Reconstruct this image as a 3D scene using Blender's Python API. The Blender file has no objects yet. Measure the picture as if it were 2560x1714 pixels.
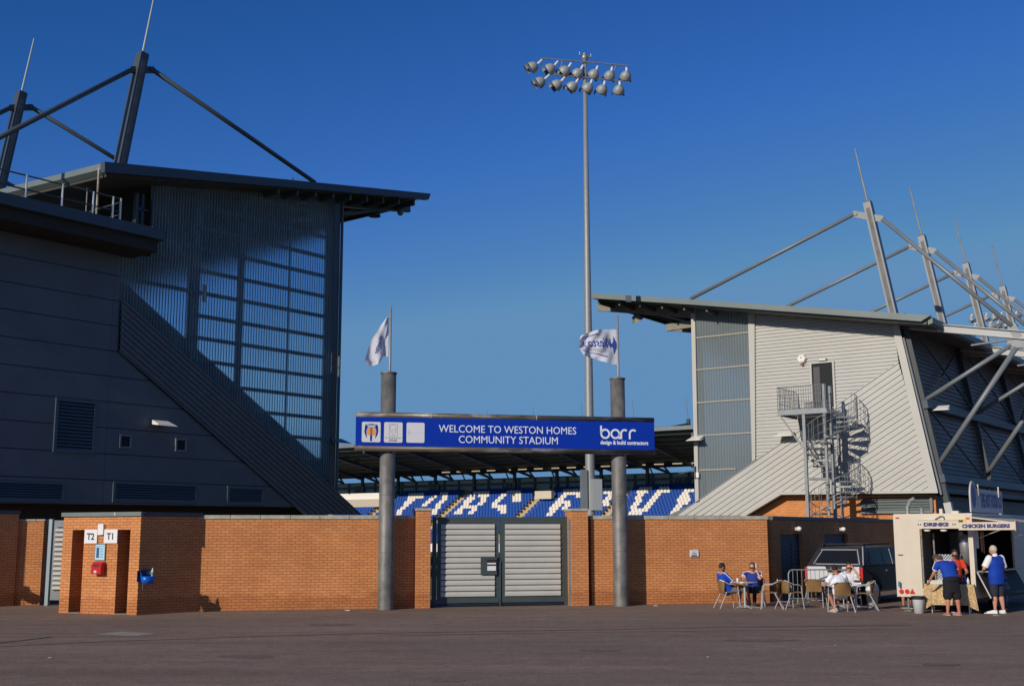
import bpy, bmesh, math, random
from math import sin, cos, tan, radians, pi, sqrt, atan2
from mathutils import Vector, Matrix, Euler
random.seed(7)
S = bpy.context.scene
COL = S.collection
# ---------------------------------------------------------------- camera
F = 2960.0; PITCH = .1617; ROLL = -.0023; CAMZ = 2.0
C0 = Vector((0, 0, CAMZ))
_r = Vector((1, 0, 0)); _f = Vector((0, cos(PITCH), sin(PITCH))); _u = Vector((0, -sin(PITCH), cos(PITCH)))
RT = _r*cos(ROLL)+_u*sin(ROLL); UP = -_r*sin(ROLL)+_u*cos(ROLL)
cam = bpy.data.cameras.new('camera'); cam.sensor_width = 36; cam.lens = F/2560*36; cam.clip_end = 3000; cam.clip_start = .1
co = bpy.data.objects.new('camera', cam); COL.objects.link(co)
mw = Matrix((RT, UP, -_f)).transposed().to_4x4(); mw.translation = C0; co.matrix_world = mw
S.camera = co
# ---------------------------------------------------------------- light
SUN_H = -127.9; SUN_E = 22.0          # compass heading (from +X) and elevation of the sun
W = bpy.data.worlds.new('World'); S.world = W; W.use_nodes = True
nt = W.node_tree; sky = nt.nodes.new('ShaderNodeTexSky'); sky.sky_type = 'NISHITA'; sky.sun_disc = False
sky.sun_elevation = radians(SUN_E); sky.sun_rotation = radians(90-SUN_H)
sky.air_density = 1.0; sky.dust_density = .3; sky.ozone_density = 4.0; sky.altitude = 0
bg = nt.nodes['Background']; bg.inputs[1].default_value = .07
# contrast and blue saturation of the clear sky, per channel: out = hi * (in / ref) ** p
sep = nt.nodes.new('ShaderNodeSeparateColor'); cmb = nt.nodes.new('ShaderNodeCombineColor'); nt.links.new(sky.outputs[0], sep.inputs[0]); nt.links.new(cmb.outputs[0], bg.inputs[0])
for i_, (ref, hi, pw, mxv) in enumerate(((.127, .072, 2.2, .160), (.24, .218, 1.38, .280), (.30, .432, 1.30, .330))):
    mn = nt.nodes.new('ShaderNodeMath'); mn.operation = 'MINIMUM'; mn.inputs[1].default_value = mxv/.07; nt.links.new(sep.outputs[i_], mn.inputs[0])
    dv_ = nt.nodes.new('ShaderNodeMath'); dv_.operation = 'DIVIDE'; dv_.inputs[1].default_value = ref/.07; nt.links.new(mn.outputs[0], dv_.inputs[0])
    po = nt.nodes.new('ShaderNodeMath'); po.operation = 'POWER'; po.inputs[1].default_value = pw; nt.links.new(dv_.outputs[0], po.inputs[0])
    mu = nt.nodes.new('ShaderNodeMath'); mu.operation = 'MULTIPLY'; mu.inputs[1].default_value = hi/.07; nt.links.new(po.outputs[0], mu.inputs[0]); nt.links.new(mu.outputs[0], cmb.inputs[i_])
sl = bpy.data.lights.new('sun', 'SUN'); sl.energy = 3.5; sl.angle = radians(.5); sl.color = (1, .90, .765)
so = bpy.data.objects.new('sun', sl); COL.objects.link(so)
sd = Vector((cos(radians(SUN_H))*cos(radians(SUN_E)), sin(radians(SUN_H))*cos(radians(SUN_E)), sin(radians(SUN_E))))
so.rotation_euler = sd.to_track_quat('Z', 'Y').to_euler(); so.location = sd*200
S.view_settings.view_transform = 'Standard'; S.view_settings.look = 'None'; S.view_settings.exposure = 0; S.view_settings.gamma = 1
S.render.engine = 'CYCLES'; S.cycles.max_bounces = 6; S.cycles.transparent_max_bounces = 12
# ---------------------------------------------------------------- helpers
def ray(px, py):
    return RT*((px-1280)/F) - UP*((py-857)/F) + _f
def ground(px, py, z=0.0):
    d = ray(px, py); t = (z-CAMZ)/d.z; p = C0+d*t; return Vector((p.x, p.y, z))
def at(px, py, Y):
    d = ray(px, py); return C0+d*(Y/d.y)
def proj(p):
    q = Vector(p)-C0; w = q.dot(_f); return 1280+F*q.dot(RT)/w, 857-F*q.dot(UP)/w
class Fr:
    def __init__(s, ox, oy, h):
        s.o = Vector((ox, oy, 0)); s.h = h; a = radians(h); s.a = Vector((cos(a), sin(a), 0)); s.n = Vector((-sin(a), cos(a), 0))
    def px(s, x, y, n=0.0):
        d = ray(x, y); t = (s.o+s.n*n-C0).dot(s.n)/d.dot(s.n); p = C0+d*t
        return ((p-s.o).dot(s.a), p.z)
    def p3(s, x, y, n=0.0):
        a, z = s.px(x, y, n); return Vector((a, n, z))
    def loc(s, w):
        w = Vector(w); return Vector(((w-s.o).dot(s.a), (w-s.o).dot(s.n), w.z))
    def w(s, a, n, z): return s.o+s.a*a+s.n*n+Vector((0, 0, z))
def fr2(pa, pb):
    return Fr(pa.x, pa.y, math.degrees(atan2(pb.y-pa.y, pb.x-pa.x)))
def thing(name, label, cat, loc=(0, 0, 0), rz=0.0, group=None):
    o = bpy.data.objects.new(name, None); COL.objects.link(o); o.location = loc; o.rotation_euler = (0, 0, rz)
    o.empty_display_size = .2
    o['label'] = label; o['category'] = cat
    if group: o['group'] = group
    return o
def tag(o, label, cat, group=None):
    o['label'] = label; o['category'] = cat
    if group: o['group'] = group
    return o
class M:
    def __init__(s): s.v = []; s.f = []
    def add(s, vs, fs):
        b = len(s.v); s.v += [tuple(v) for v in vs]; s.f += [tuple(i+b for i in f) for f in fs]; return s
    def box(s, x0, x1, y0, y1, z0, z1):
        return s.add([(x0,y0,z0),(x1,y0,z0),(x1,y1,z0),(x0,y1,z0),(x0,y0,z1),(x1,y0,z1),(x1,y1,z1),(x0,y1,z1)],
                     [(0,3,2,1),(4,5,6,7),(0,1,5,4),(1,2,6,5),(2,3,7,6),(3,0,4,7)])
    def prism(s, poly, y0, y1, sk=(0.0, 0.0)):
        """poly of (x,z), from y0 to y1; sk = skew dx,dz of the far side"""
        k = len(poly)
        ar = sum(poly[i][0]*poly[(i+1) % k][1]-poly[(i+1) % k][0]*poly[i][1] for i in range(k))
        if ar < 0: poly = poly[::-1]
        vs = [(x, y0, z) for x, z in poly]+[(x+sk[0], y1, z+sk[1]) for x, z in poly]
        return s.add(vs, [tuple(range(k)), tuple(range(2*k-1, k-1, -1))]+[(i, i+k, (i+1) % k+k, (i+1) % k) for i in range(k)])
    def bar(s, p, q, w, h=None, up=(0, 0, 1)):
        p = Vector(p); q = Vector(q); h = h or w; d = (q-p).normalized(); u = Vector(up)
        if abs(d.dot(u)) > .98: u = Vector((0, 1, 0))
        a = d.cross(u).normalized()*(w/2); b = a.cross(d).normalized()*(h/2)
        vs = [p-a-b, p+a-b, p+a+b, p-a+b, q-a-b, q+a-b, q+a+b, q-a+b]
        return s.add(vs, [(0,1,2,3),(7,6,5,4),(0,4,5,1),(1,5,6,2),(2,6,7,3),(3,7,4,0)])
    def tube(s, p, q, r, r2=None, n=12, caps=True):
        p = Vector(p); q = Vector(q); r2 = r if r2 is None else r2; d = (q-p).normalized()
        a = d.orthogonal().normalized(); b = d.cross(a)
        vs = [p+(a*cos(2*pi*i/n)+b*sin(2*pi*i/n))*r for i in range(n)]+[q+(a*cos(2*pi*i/n)+b*sin(2*pi*i/n))*r2 for i in range(n)]
        fs = [(i, (i+1) % n, (i+1) % n+n, i+n) for i in range(n)]
        if caps: fs += [tuple(range(n-1, -1, -1)), tuple(range(n, 2*n))]
        return s.add(vs, fs)
    def path(s, pts, r, n=8):
        pts = [Vector(p) for p in pts]; k = len(pts); vs = []; a = None
        rr = r if isinstance(r, (list, tuple)) else [r]*k
        for i, p in enumerate(pts):
            d = (pts[min(i+1, k-1)]-pts[max(i-1, 0)]).normalized()
            a = d.orthogonal().normalized() if a is None else (a-d*a.dot(d)).normalized()
            b = d.cross(a); vs += [p+(a*cos(2*pi*j/n)+b*sin(2*pi*j/n))*rr[i] for j in range(n)]
        fs = [(i*n+j, i*n+(j+1) % n, (i+1)*n+(j+1) % n, (i+1)*n+j) for i in range(k-1) for j in range(n)]
        return s.add(vs, fs+[tuple(range(n-1, -1, -1)), tuple(range((k-1)*n, k*n))])
    def lathe(s, prof, c=(0, 0, 0), n=20, m=None, sy=1.0, a0=0, a1=2*pi):
        """prof of (r,z) about z at c, or transformed by matrix m"""
        c = Vector(c); full = abs(a1-a0-2*pi) < 1e-6; nn = n if full else n+1; vs = []
        for r, z in prof:
            for i in range(nn):
                t = a0+(a1-a0)*i/n; v = Vector((r*cos(t), r*sin(t)*sy, z)); vs.append((m @ v) if m else v+c)
        fs = [(i*nn+j, i*nn+(j+1) % nn, (i+1)*nn+(j+1) % nn, (i+1)*nn+j) for i in range(len(prof)-1) for j in range(n)]
        return s.add(vs, fs)
    def ball(s, c, rx, ry=None, rz=None, n=12, k=8):
        ry = ry or rx; rz = rz or rx
        m = Matrix.Translation(Vector(c)) @ Matrix.Diagonal((rx, ry, rz, 1))
        return s.lathe([(max(1e-4, sin(pi*i/k)), -cos(pi*i/k)) for i in range(k+1)], n=n, m=m)
    def tf(s, m, b=0):
        s.v[b:] = [tuple(m @ Vector(v)) for v in s.v[b:]]; return s
    def build(s, name, mat, parent=None, smooth=False, bevel=0.0, loc=None, rz=0.0):
        me = bpy.data.meshes.new(name); me.from_pydata(s.v, [], s.f); me.validate(); 
        for m in (mat if isinstance(mat, (list, tuple)) else [mat]): me.materials.append(m)
        if bevel:
            bm = bmesh.new(); bm.from_mesh(me); bmesh.ops.remove_doubles(bm, verts=bm.verts, dist=1e-5)
            bmesh.ops.bevel(bm, geom=[e for e in bm.edges if e.is_manifold and e.calc_face_angle(0) > .6], offset=bevel, segments=2, affect='EDGES', profile=.6)
            bm.to_mesh(me); bm.free()
        if smooth: me.shade_smooth(); 
        if smooth == 2:
            me.shade_flat()
            for p in me.polygons: p.use_smooth = len(p.vertices) == 4
        o = bpy.data.objects.new(name, me); COL.objects.link(o)
        if parent: o.parent = parent
        if loc is not None: o.location = loc; o.rotation_euler = (0, 0, rz)
        return o
def clip(poly, f):
    out = []
    for i in range(len(poly)):
        a, b = poly[i], poly[(i+1) % len(poly)]; fa, fb = f(a), f(b)
        if fa >= 0: out.append(a)
        if (fa < 0) != (fb < 0): t = fa/(fa-fb); out.append((a[0]+(b[0]-a[0])*t, a[1]+(b[1]-a[1])*t))
    return out
def ribs(m, poly, ang, pitch, prof, n0):
    """ribbed sheet over a convex polygon of (x,z); prof of (t in 0..1, depth)"""
    a = radians(ang); tx, tz = -sin(a), cos(a); T = lambda p: p[0]*tx+p[1]*tz
    lo = min(T(p) for p in poly); hi = max(T(p) for p in poly); k = math.floor(lo/pitch)
    while k*pitch < hi:
        for (t0, d0), (t1, d1) in zip(prof, prof[1:]):
            a0 = (k+t0)*pitch; a1 = (k+t1)*pitch
            q = clip(poly, lambda p: T(p)-a0)
            if len(q) > 2: q = clip(q, lambda p: a1-T(p))
            if len(q) > 2: m.add([(p[0], n0+d0+(d1-d0)*(T(p)-a0)/(a1-a0), p[1]) for p in q], [tuple(range(len(q)))])
        k += 1
    return m
def copy_tree(o, parent=None):
    c = o.copy(); COL.objects.link(c); c.parent = parent
    for ch in [x for x in o.children]: copy_tree(ch, c)
    return c
# ---------------------------------------------------------------- materials
def mat(name, col, rough=.7, metal=0.0, noise=.0, nscale=8.0, bump=0.0, bscale=40.0, spec=.5, stretch=(1, 1, 1), col2=None, thresh=None):
    m = bpy.data.materials.new(name); m.use_nodes = True; n = m.node_tree; b = n.nodes['Principled BSDF']
    b.inputs['Roughness'].default_value = rough; b.inputs['Metallic'].default_value = metal; b.inputs['Specular IOR Level'].default_value = spec
    c = tuple(col)+(1,)
    b.inputs['Base Color'].default_value = c
    if noise or bump or col2:
        tc = n.nodes.new('ShaderNodeTexCoord'); mp = n.nodes.new('ShaderNodeMapping'); mp.inputs['Scale'].default_value = stretch
        n.links.new(tc.outputs['Object'], mp.inputs[0])
    if noise or col2:
        nz = n.nodes.new('ShaderNodeTexNoise'); nz.inputs['Scale'].default_value = nscale; nz.inputs['Detail'].default_value = 6; nz.inputs['Roughness'].default_value = .65
        n.links.new(mp.outputs[0], nz.inputs[0])
        cr = n.nodes.new('ShaderNodeValToRGB'); n.links.new(nz.outputs[0], cr.inputs[0])
        lo, hi = thresh or (.3, .7)
        cr.color_ramp.elements[0].position = lo; cr.color_ramp.elements[1].position = hi
        cr.color_ramp.elements[0].color = tuple(x*(1-noise) for x in col)+(1,)
        cr.color_ramp.elements[1].color = (tuple(col2) if col2 else tuple(min(1, x*(1+noise)) for x in col))+(1,)
        n.links.new(cr.outputs[0], b.inputs['Base Color'])
    if bump:
        nb = n.nodes.new('ShaderNodeTexNoise'); nb.inputs['Scale'].default_value = bscale; nb.inputs['Detail'].default_value = 4
        n.links.new(mp.outputs[0], nb.inputs[0]); bp = n.nodes.new('ShaderNodeBump'); bp.inputs['Strength'].default_value = bump; bp.inputs['Distance'].default_value = .02
        n.links.new(nb.outputs[0], bp.inputs['Height']); n.links.new(bp.outputs[0], b.inputs['Normal'])
    return m
def brick(name, c1, c2, mortar):
    m = bpy.data.materials.new(name); m.use_nodes = True; n = m.node_tree; b = n.nodes['Principled BSDF']; b.inputs['Roughness'].default_value = .9; b.inputs['Specular IOR Level'].default_value = .2
    tc = n.nodes.new('ShaderNodeTexCoord'); sp = n.nodes.new('ShaderNodeSeparateXYZ'); n.links.new(tc.outputs['Object'], sp.inputs[0])
    ad = n.nodes.new('ShaderNodeMath'); n.links.new(sp.outputs[0], ad.inputs[0]); n.links.new(sp.outputs[1], ad.inputs[1])
    cb = n.nodes.new('ShaderNodeCombineXYZ'); n.links.new(ad.outputs[0], cb.inputs[0]); n.links.new(sp.outputs[2], cb.inputs[1])
    bt = n.nodes.new('ShaderNodeTexBrick'); n.links.new(cb.outputs[0], bt.inputs['Vector'])
    bt.inputs['Scale'].default_value = 1; bt.inputs['Brick Width'].default_value = .225; bt.inputs['Row Height'].default_value = .075
    bt.inputs['Mortar Size'].default_value = .0068; bt.inputs['Mortar Smooth'].default_value = .3; bt.inputs['Bias'].default_value = -.1
    bt.inputs['Color1'].default_value = c1+(1,); bt.inputs['Color2'].default_value = c2+(1,); bt.inputs['Mortar'].default_value = mortar+(1,)
    nz = n.nodes.new('ShaderNodeTexNoise'); nz.inputs['Scale'].default_value = .9; nz.inputs['Detail'].default_value = 5; n.links.new(tc.outputs['Object'], nz.inputs[0])
    hs = n.nodes.new('ShaderNodeMix'); hs.data_type = 'RGBA'; hs.blend_type = 'MULTIPLY'; hs.inputs[0].default_value = 1
    cr = n.nodes.new('ShaderNodeValToRGB'); cr.color_ramp.elements[0].position = .3; cr.color_ramp.elements[1].position = .7
    cr.color_ramp.elements[0].color = (.85, .81, .78, 1); cr.color_ramp.elements[1].color = (1.07, 1.06, 1.03, 1); n.links.new(nz.outputs[0], cr.inputs[0])
    n2 = n.nodes.new('ShaderNodeTexNoise'); n2.inputs['Scale'].default_value = 30; n2.inputs['Detail'].default_value = 3; n.links.new(tc.outputs['Object'], n2.inputs[0])
    m2 = n.nodes.new('ShaderNodeMix'); m2.data_type = 'RGBA'; m2.blend_type = 'OVERLAY'; m2.inputs[0].default_value = .35
    n.links.new(bt.outputs['Color'], hs.inputs[6]); n.links.new(cr.outputs[0], hs.inputs[7]); n.links.new(hs.outputs[2], m2.inputs[6]); n.links.new(n2.outputs['Fac'], m2.inputs[7])
    n3 = n.nodes.new('ShaderNodeTexNoise'); n3.inputs['Scale'].default_value = 1.7; n3.inputs['Detail'].default_value = 5; n.links.new(tc.outputs['Object'], n3.inputs[0])
    ma = n.nodes.new('ShaderNodeMath'); ma.operation = 'MULTIPLY_ADD'; n.links.new(n3.outputs['Fac'], ma.inputs[0]); ma.inputs[1].default_value = -.7; n.links.new(sp.outputs[2], ma.inputs[2])
    c3 = n.nodes.new('ShaderNodeValToRGB'); n.links.new(ma.outputs[0], c3.inputs[0]); e = c3.color_ramp.elements; e[0].position = 0; e[0].color = (.80, .74, .72, 1); e[1].position = .10; e[1].color = (1, 1, 1, 1)
    m3 = n.nodes.new('ShaderNodeMix'); m3.data_type = 'RGBA'; m3.blend_type = 'MULTIPLY'; m3.inputs[0].default_value = 1; n.links.new(m2.outputs[2], m3.inputs[6]); n.links.new(c3.outputs[0], m3.inputs[7])
    n.links.new(m3.outputs[2], b.inputs['Base Color'])
    bp = n.nodes.new('ShaderNodeBump'); bp.inputs['Strength'].default_value = .5; bp.inputs['Distance'].default_value = .008; bp.invert = True
    n.links.new(bt.outputs['Fac'], bp.inputs['Height']); n.links.new(bp.outputs[0], b.inputs['Normal'])
    return m
def seams(name, col, width, height, dark, rough=.5, noise=.1, joff=0.0):
    """flat cladding panels with joints: brick texture with no offset, x along, z up"""
    m = mat(name, col, rough, 0, noise, .7); n = m.node_tree; b = n.nodes['Principled BSDF']; src = b.inputs['Base Color'].links[0].from_socket
    tc = n.nodes.new('ShaderNodeTexCoord'); sp = n.nodes.new('ShaderNodeSeparateXYZ'); n.links.new(tc.outputs['Object'], sp.inputs[0])
    def near(out, period, off, w_):
        q = n.nodes.new('ShaderNodeMath'); q.operation = 'MULTIPLY_ADD'; q.inputs[1].default_value = 1/period; q.inputs[2].default_value = -off/period+.5+100; n.links.new(out, q.inputs[0])
        f = n.nodes.new('ShaderNodeMath'); f.operation = 'FRACT'; n.links.new(q.outputs[0], f.inputs[0])
        c = n.nodes.new('ShaderNodeMath'); c.operation = 'COMPARE'; c.inputs[1].default_value = .5; c.inputs[2].default_value = w_/period; n.links.new(f.outputs[0], c.inputs[0]); return c.outputs[0]
    hj = near(sp.outputs[2], height, joff, .022); vj = near(sp.outputs[0], width, -12.3, .03)
    m1 = n.nodes.new('ShaderNodeMix'); m1.data_type = 'RGBA'; n.links.new(vj, m1.inputs[0]); n.links.new(src, m1.inputs[6]); m1.inputs[7].default_value = tuple(c*.82 for c in col)+(1,)
    mx = n.nodes.new('ShaderNodeMix'); mx.data_type = 'RGBA'; n.links.new(hj, mx.inputs[0]); n.links.new(m1.outputs[2], mx.inputs[6]); mx.inputs[7].default_value = dark+(1,)
    n.links.new(mx.outputs[2], b.inputs['Base Color']); return m
BR = brick('orange_brick', (.70, .305, .120), (.60, .245, .092), (.27, .115, .055))
COPE = mat('coping_stone', (.42, .40, .33), .85, 0, .25, 5, .3)
GALV = mat('galvanised_steel', (.28, .29, .285), .45, .35, .22, 7, .1, 30, stretch=(1, 1, .4))
POST = mat('weathered_grey_steel', (.165, .160, .148), .55, .25, .42, 3.0, .15, 12, stretch=(1, 1, .7))
PIPE = mat('stained_steel_pipe', (.16, .135, .105), .5, .3, .3, 3, .1, 12, stretch=(.25, 1, 1), col2=(.42, .43, .42), thresh=(.50, .68))
MAST = mat('grey_painted_steel', (.185, .205, .22), .45, .1, .12, 1.5)
MASTD = mat('dark_grey_painted_steel', (.06, .078, .088), .45, .1, .12, 1.5)
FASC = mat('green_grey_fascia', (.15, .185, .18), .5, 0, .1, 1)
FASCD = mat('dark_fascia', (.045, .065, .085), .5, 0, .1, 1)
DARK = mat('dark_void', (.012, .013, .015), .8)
SOFF = mat('soffit', (.05, .045, .038), .8, 0, .15, 1)
RIBD = mat('slate_ribbed_sheet', (.115, .120, .130), .5, 0, .08, 1)
RIBL = mat('pale_ribbed_sheet', (.475, .47, .445), .5, 0, .05, .6)
TRIM = mat('pale_metal_trim', (.47, .46, .425), .5, 0, .05, 1)
CREAM = mat('cream_paint', (.62, .545, .43), .45, 0, .05, 2)
WHITE = mat('white_plastic', (.78, .78, .77), .4, 0, .03, 3)
LAMPW = mat('white_lamp_casing', (.80, .78, .72), .35)
BLACK = mat('black_rubber', (.015, .015, .015), .6)
ALU = mat('polished_aluminium', (.60, .60, .58), .3, .45)
GREEN = mat('dark_green_grey_gate_paint', (.055, .075, .075), .45, 0, .1, 2)
LOUV = mat('pale_louvre_slats', (.50, .495, .455), .5, 0, .06, 2)
BLUE = mat('sign_blue', (.0, .030, .38), .35, 0, .04, 1)
SEATB = mat('blue_seat_plastic', (.0, .055, .32), .5, spec=.2)
SEATW = mat('white_seat_plastic', (.72, .67, .60), .45, spec=.3)
CONC = mat('yellowed_concrete', (.48, .38, .24), .85, 0, .12, 3)
CONCG = mat('grey_concrete', (.20, .19, .17), .9, 0, .15, 3)
NAVY = mat('navy_lettering', (.035, .025, .14), .5)
TXW = mat('white_lettering', (.80, .84, .90), .4)
INK = mat('black_lettering', (.02, .02, .03), .5)
RED = mat('red_paint', (.55, .012, .01), .35)
YEL = mat('yellow_plate', (.75, .55, .03), .4)
TINT = mat('tinted_glass', (.010, .012, .016), .35, 0, spec=.2)
def poly_mat(name, tint, body, fac):
    m = bpy.data.materials.new(name); m.use_nodes = True; n = m.node_tree; n.nodes.remove(n.nodes['Principled BSDF']); out = n.nodes['Material Output']
    tr = n.nodes.new('ShaderNodeBsdfRefraction'); tr.inputs['Color'].default_value = tint+(1,); tr.inputs['IOR'].default_value = 1.36; tr.inputs['Roughness'].default_value = .34
    tl = n.nodes.new('ShaderNodeBsdfTranslucent'); tl.inputs[0].default_value = body+(1,)
    df = n.nodes.new('ShaderNodeBsdfPrincipled'); df.inputs['Base Color'].default_value = body+(1,); df.inputs['Roughness'].default_value = .3
    a = n.nodes.new('ShaderNodeMixShader'); a.inputs[0].default_value = .5; n.links.new(tl.outputs[0], a.inputs[1]); n.links.new(df.outputs[0], a.inputs[2])
    tc = n.nodes.new('ShaderNodeTexCoord'); sp_ = n.nodes.new('ShaderNodeSeparateXYZ'); n.links.new(tc.outputs['Object'], sp_.inputs[0])
    def mth(op, x, y):
        q = n.nodes.new('ShaderNodeMath'); q.operation = op
        for i, v in enumerate((x, y)):
            if isinstance(v, (int, float)): q.inputs[i].default_value = v
            else: n.links.new(v, q.inputs[i])
        return q.outputs[0]
    fr_ = mth('FRACT', mth('DIVIDE', sp_.outputs[0], .145), 0); rp_ = n.nodes.new('ShaderNodeValToRGB'); n.links.new(fr_, rp_.inputs[0]); e = rp_.color_ramp.elements
    e[0].position = 0; e[0].color = (min(.98, fac+.24),)*3+(1,); e[1].position = .24; e[1].color = (fac-.04,)*3+(1,)
    e = rp_.color_ramp.elements.new(.72); e.color = (fac-.04,)*3+(1,); e = rp_.color_ramp.elements.new(.9); e.color = (fac+.22,)*3+(1,); e = rp_.color_ramp.elements.new(1); e.color = (min(.98, fac+.24),)*3+(1,)
    nz_ = n.nodes.new('ShaderNodeTexNoise'); nz_.inputs['Scale'].default_value = .35; n.links.new(tc.outputs['Object'], nz_.inputs[0]); fo = mth('ADD', rp_.outputs[0], mth('MULTIPLY', mth('SUBTRACT', nz_.outputs['Fac'], .5), .35))
    b = n.nodes.new('ShaderNodeMixShader'); n.links.new(fo, b.inputs[0]); n.links.new(tr.outputs[0], b.inputs[1]); n.links.new(a.outputs[0], b.inputs[2])
    n.links.new(b.outputs[0], out.inputs[0]); return m
PC_L = poly_mat('bluish_polycarbonate', (.96, 1.0, .97), (.52, .64, .70), .29)
PC_R = poly_mat('clear_grey_polycarbonate', (.80, .90, .92), (.40, .47, .50), .78)
def text(name, body, size, material, parent, loc, rot=(pi/2, 0, 0), depth=.004, align='CENTER', sx=1.0, bold=0.0, fn=None):
    cu = bpy.data.curves.new(name, 'FONT'); cu.body = body; cu.size = size; cu.align_x = align; cu.align_y = 'CENTER'; cu.extrude = depth; cu.offset = bold; cu.resolution_u = 3
    o = bpy.data.objects.new(name, cu); COL.objects.link(o); bpy.context.view_layer.update()
    me = bpy.data.meshes.new_from_object(o.evaluated_get(bpy.context.evaluated_depsgraph_get())); bpy.data.objects.remove(o)
    me.name = name
    for v in me.vertices:
        v.co.x *= sx
        if fn: v.co = fn(v.co)
    me.materials.clear(); me.materials.append(material)
    t = bpy.data.objects.new(name, me); COL.objects.link(t); t.parent = parent; t.location = loc; t.rotation_euler = rot; return t
# ================================================================ setting: ground
def asphalt():
    m = bpy.data.materials.new('brown_grey_asphalt'); m.use_nodes = True; n = m.node_tree; b = n.nodes['Principled BSDF']; b.inputs['Roughness'].default_value = .85; b.inputs['Specular IOR Level'].default_value = .25
    tc = n.nodes.new('ShaderNodeTexCoord')
    def nz(sc, det, st=(1, 1, 1)):
        mp = n.nodes.new('ShaderNodeMapping'); mp.inputs['Scale'].default_value = st; n.links.new(tc.outputs['Object'], mp.inputs[0])
        x = n.nodes.new('ShaderNodeTexNoise'); x.inputs['Scale'].default_value = sc; x.inputs['Detail'].default_value = det; n.links.new(mp.outputs[0], x.inputs[0]); return x
    a = nz(.25, 5, (.6, 1, 1)); c = nz(30, 3); g = nz(2.2, 5)
    cr = n.nodes.new('ShaderNodeValToRGB'); n.links.new(a.outputs[0], cr.inputs[0]); e = cr.color_ramp.elements
    e[0].position = .32; e[1].position = .68; e[0].color = (.215, .155, .115, 1); e[1].color = (.275, .198, .146, 1)
    c2 = n.nodes.new('ShaderNodeValToRGB'); n.links.new(c.outputs[0], c2.inputs[0]); e = c2.color_ramp.elements
    e[0].position = .3; e[1].position = .72; e[0].color = (.72, .72, .72, 1); e[1].color = (1.25, 1.25, 1.25, 1)
    c3 = n.nodes.new('ShaderNodeValToRGB'); n.links.new(g.outputs[0], c3.inputs[0]); e = c3.color_ramp.elements
    e[0].position = .3; e[1].position = .7; e[0].color = (.88, .88, .88, 1); e[1].color = (1.1, 1.1, 1.1, 1)
    x1 = n.nodes.new('ShaderNodeMix'); x1.data_type = 'RGBA'; x1.blend_type = 'MULTIPLY'; x1.inputs[0].default_value = 1
    x2 = n.nodes.new('ShaderNodeMix'); x2.data_type = 'RGBA'; x2.blend_type = 'MULTIPLY'; x2.inputs[0].default_value = 1
    n.links.new(cr.outputs[0], x1.inputs[6]); n.links.new(c2.outputs[0], x1.inputs[7]); n.links.new(x1.outputs[2], x2.inputs[6]); n.links.new(c3.outputs[0], x2.inputs[7])
    h = nz(1.0, 6, (.10, 1.3, 1)); c4 = n.nodes.new('ShaderNodeValToRGB'); n.links.new(h.outputs[0], c4.inputs[0]); e = c4.color_ramp.elements
    e[0].position = .36; e[1].position = .64; e[0].color = (.90, .90, .91, 1); e[1].color = (1.08, 1.07, 1.06, 1)
    k_ = nz(9, 4); c5 = n.nodes.new('ShaderNodeValToRGB'); n.links.new(k_.outputs[0], c5.inputs[0]); e = c5.color_ramp.elements
    e[0].position = .35; e[1].position = .66; e[0].color = (.88, .88, .88, 1); e[1].color = (1.1, 1.1, 1.1, 1)
    w1 = n.nodes.new('ShaderNodeTexVoronoi'); w1.inputs['Scale'].default_value = 60; n.links.new(tc.outputs['Object'], w1.inputs['Vector'])
    c6 = n.nodes.new('ShaderNodeValToRGB'); n.links.new(w1.outputs['Color'], c6.inputs[0]); e = c6.color_ramp.elements; e[0].position = .1; e[1].position = .95; e[0].color = (.82, .82, .82, 1); e[1].color = (1.22, 1.22, 1.22, 1)
    prev = x2
    for cc in (c4, c5, c6):
        y_ = n.nodes.new('ShaderNodeMix'); y_.data_type = 'RGBA'; y_.blend_type = 'MULTIPLY'; y_.inputs[0].default_value = 1; n.links.new(prev.outputs[2], y_.inputs[6]); n.links.new(cc.outputs[0], y_.inputs[7]); prev = y_
    n.links.new(prev.outputs[2], b.inputs['Base Color'])
    bp = n.nodes.new('ShaderNodeBump'); bp.inputs['Strength'].default_value = .5; bp.inputs['Distance'].default_value = .01; n.links.new(c.outputs[0], bp.inputs['Height']); n.links.new(bp.outputs[0], b.inputs['Normal'])
    return m
ASPH = asphalt()
g = M().add([(-900, -200, 0), (900, -200, 0), (900, 1500, 0), (-900, 1500, 0)], [(0, 1, 2, 3)]).build('ground', ASPH); g['kind'] = 'structure'
SEAM = mat('dark_joint', (.035, .028, .028), .9); PATCH = mat('pale_patch', (.30, .28, .22), .9, 0, .25, 4)
def strip(name, pts, w, m, z=.004):
    mm = M(); ps = [ground(*p) for p in pts]; vs = []
    for i, p in enumerate(ps):
        d = (ps[min(i+1, len(ps)-1)]-ps[max(i-1, 0)]).normalized(); nn = Vector((-d.y, d.x, 0))*w/2
        vs += [(p.x+nn.x, p.y+nn.y, z), (p.x-nn.x, p.y-nn.y, z)]
    mm.add(vs, [(2*i+1, 2*i+3, 2*i+2, 2*i) for i in range(len(ps)-1)]); o = mm.build(name, m); o['kind'] = 'structure'; return o
strip('tarmac_joint', [(-300, 1626), (0, 1616), (132, 1609), (260, 1603), (450, 1597), (640, 1590), (900, 1583), (1200, 1578), (1500, 1573), (1800, 1568), (2100, 1564), (2280, 1562)], .07, SEAM)
strip('tarmac_joint', [(-300, 1668), (0, 1606), (50, 1601), (132, 1591)], .10, SEAM, .005)
strip('tarmac_joint', [(1000, 1588), (1300, 1582), (1700, 1577), (2200, 1572)], .05, mat('faint_joint', (.10, .075, .068), .9), .006)
pp = [ground(*p) for p in ((233, 1585), (300, 1578), (392, 1583), (335, 1590))]
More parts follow.
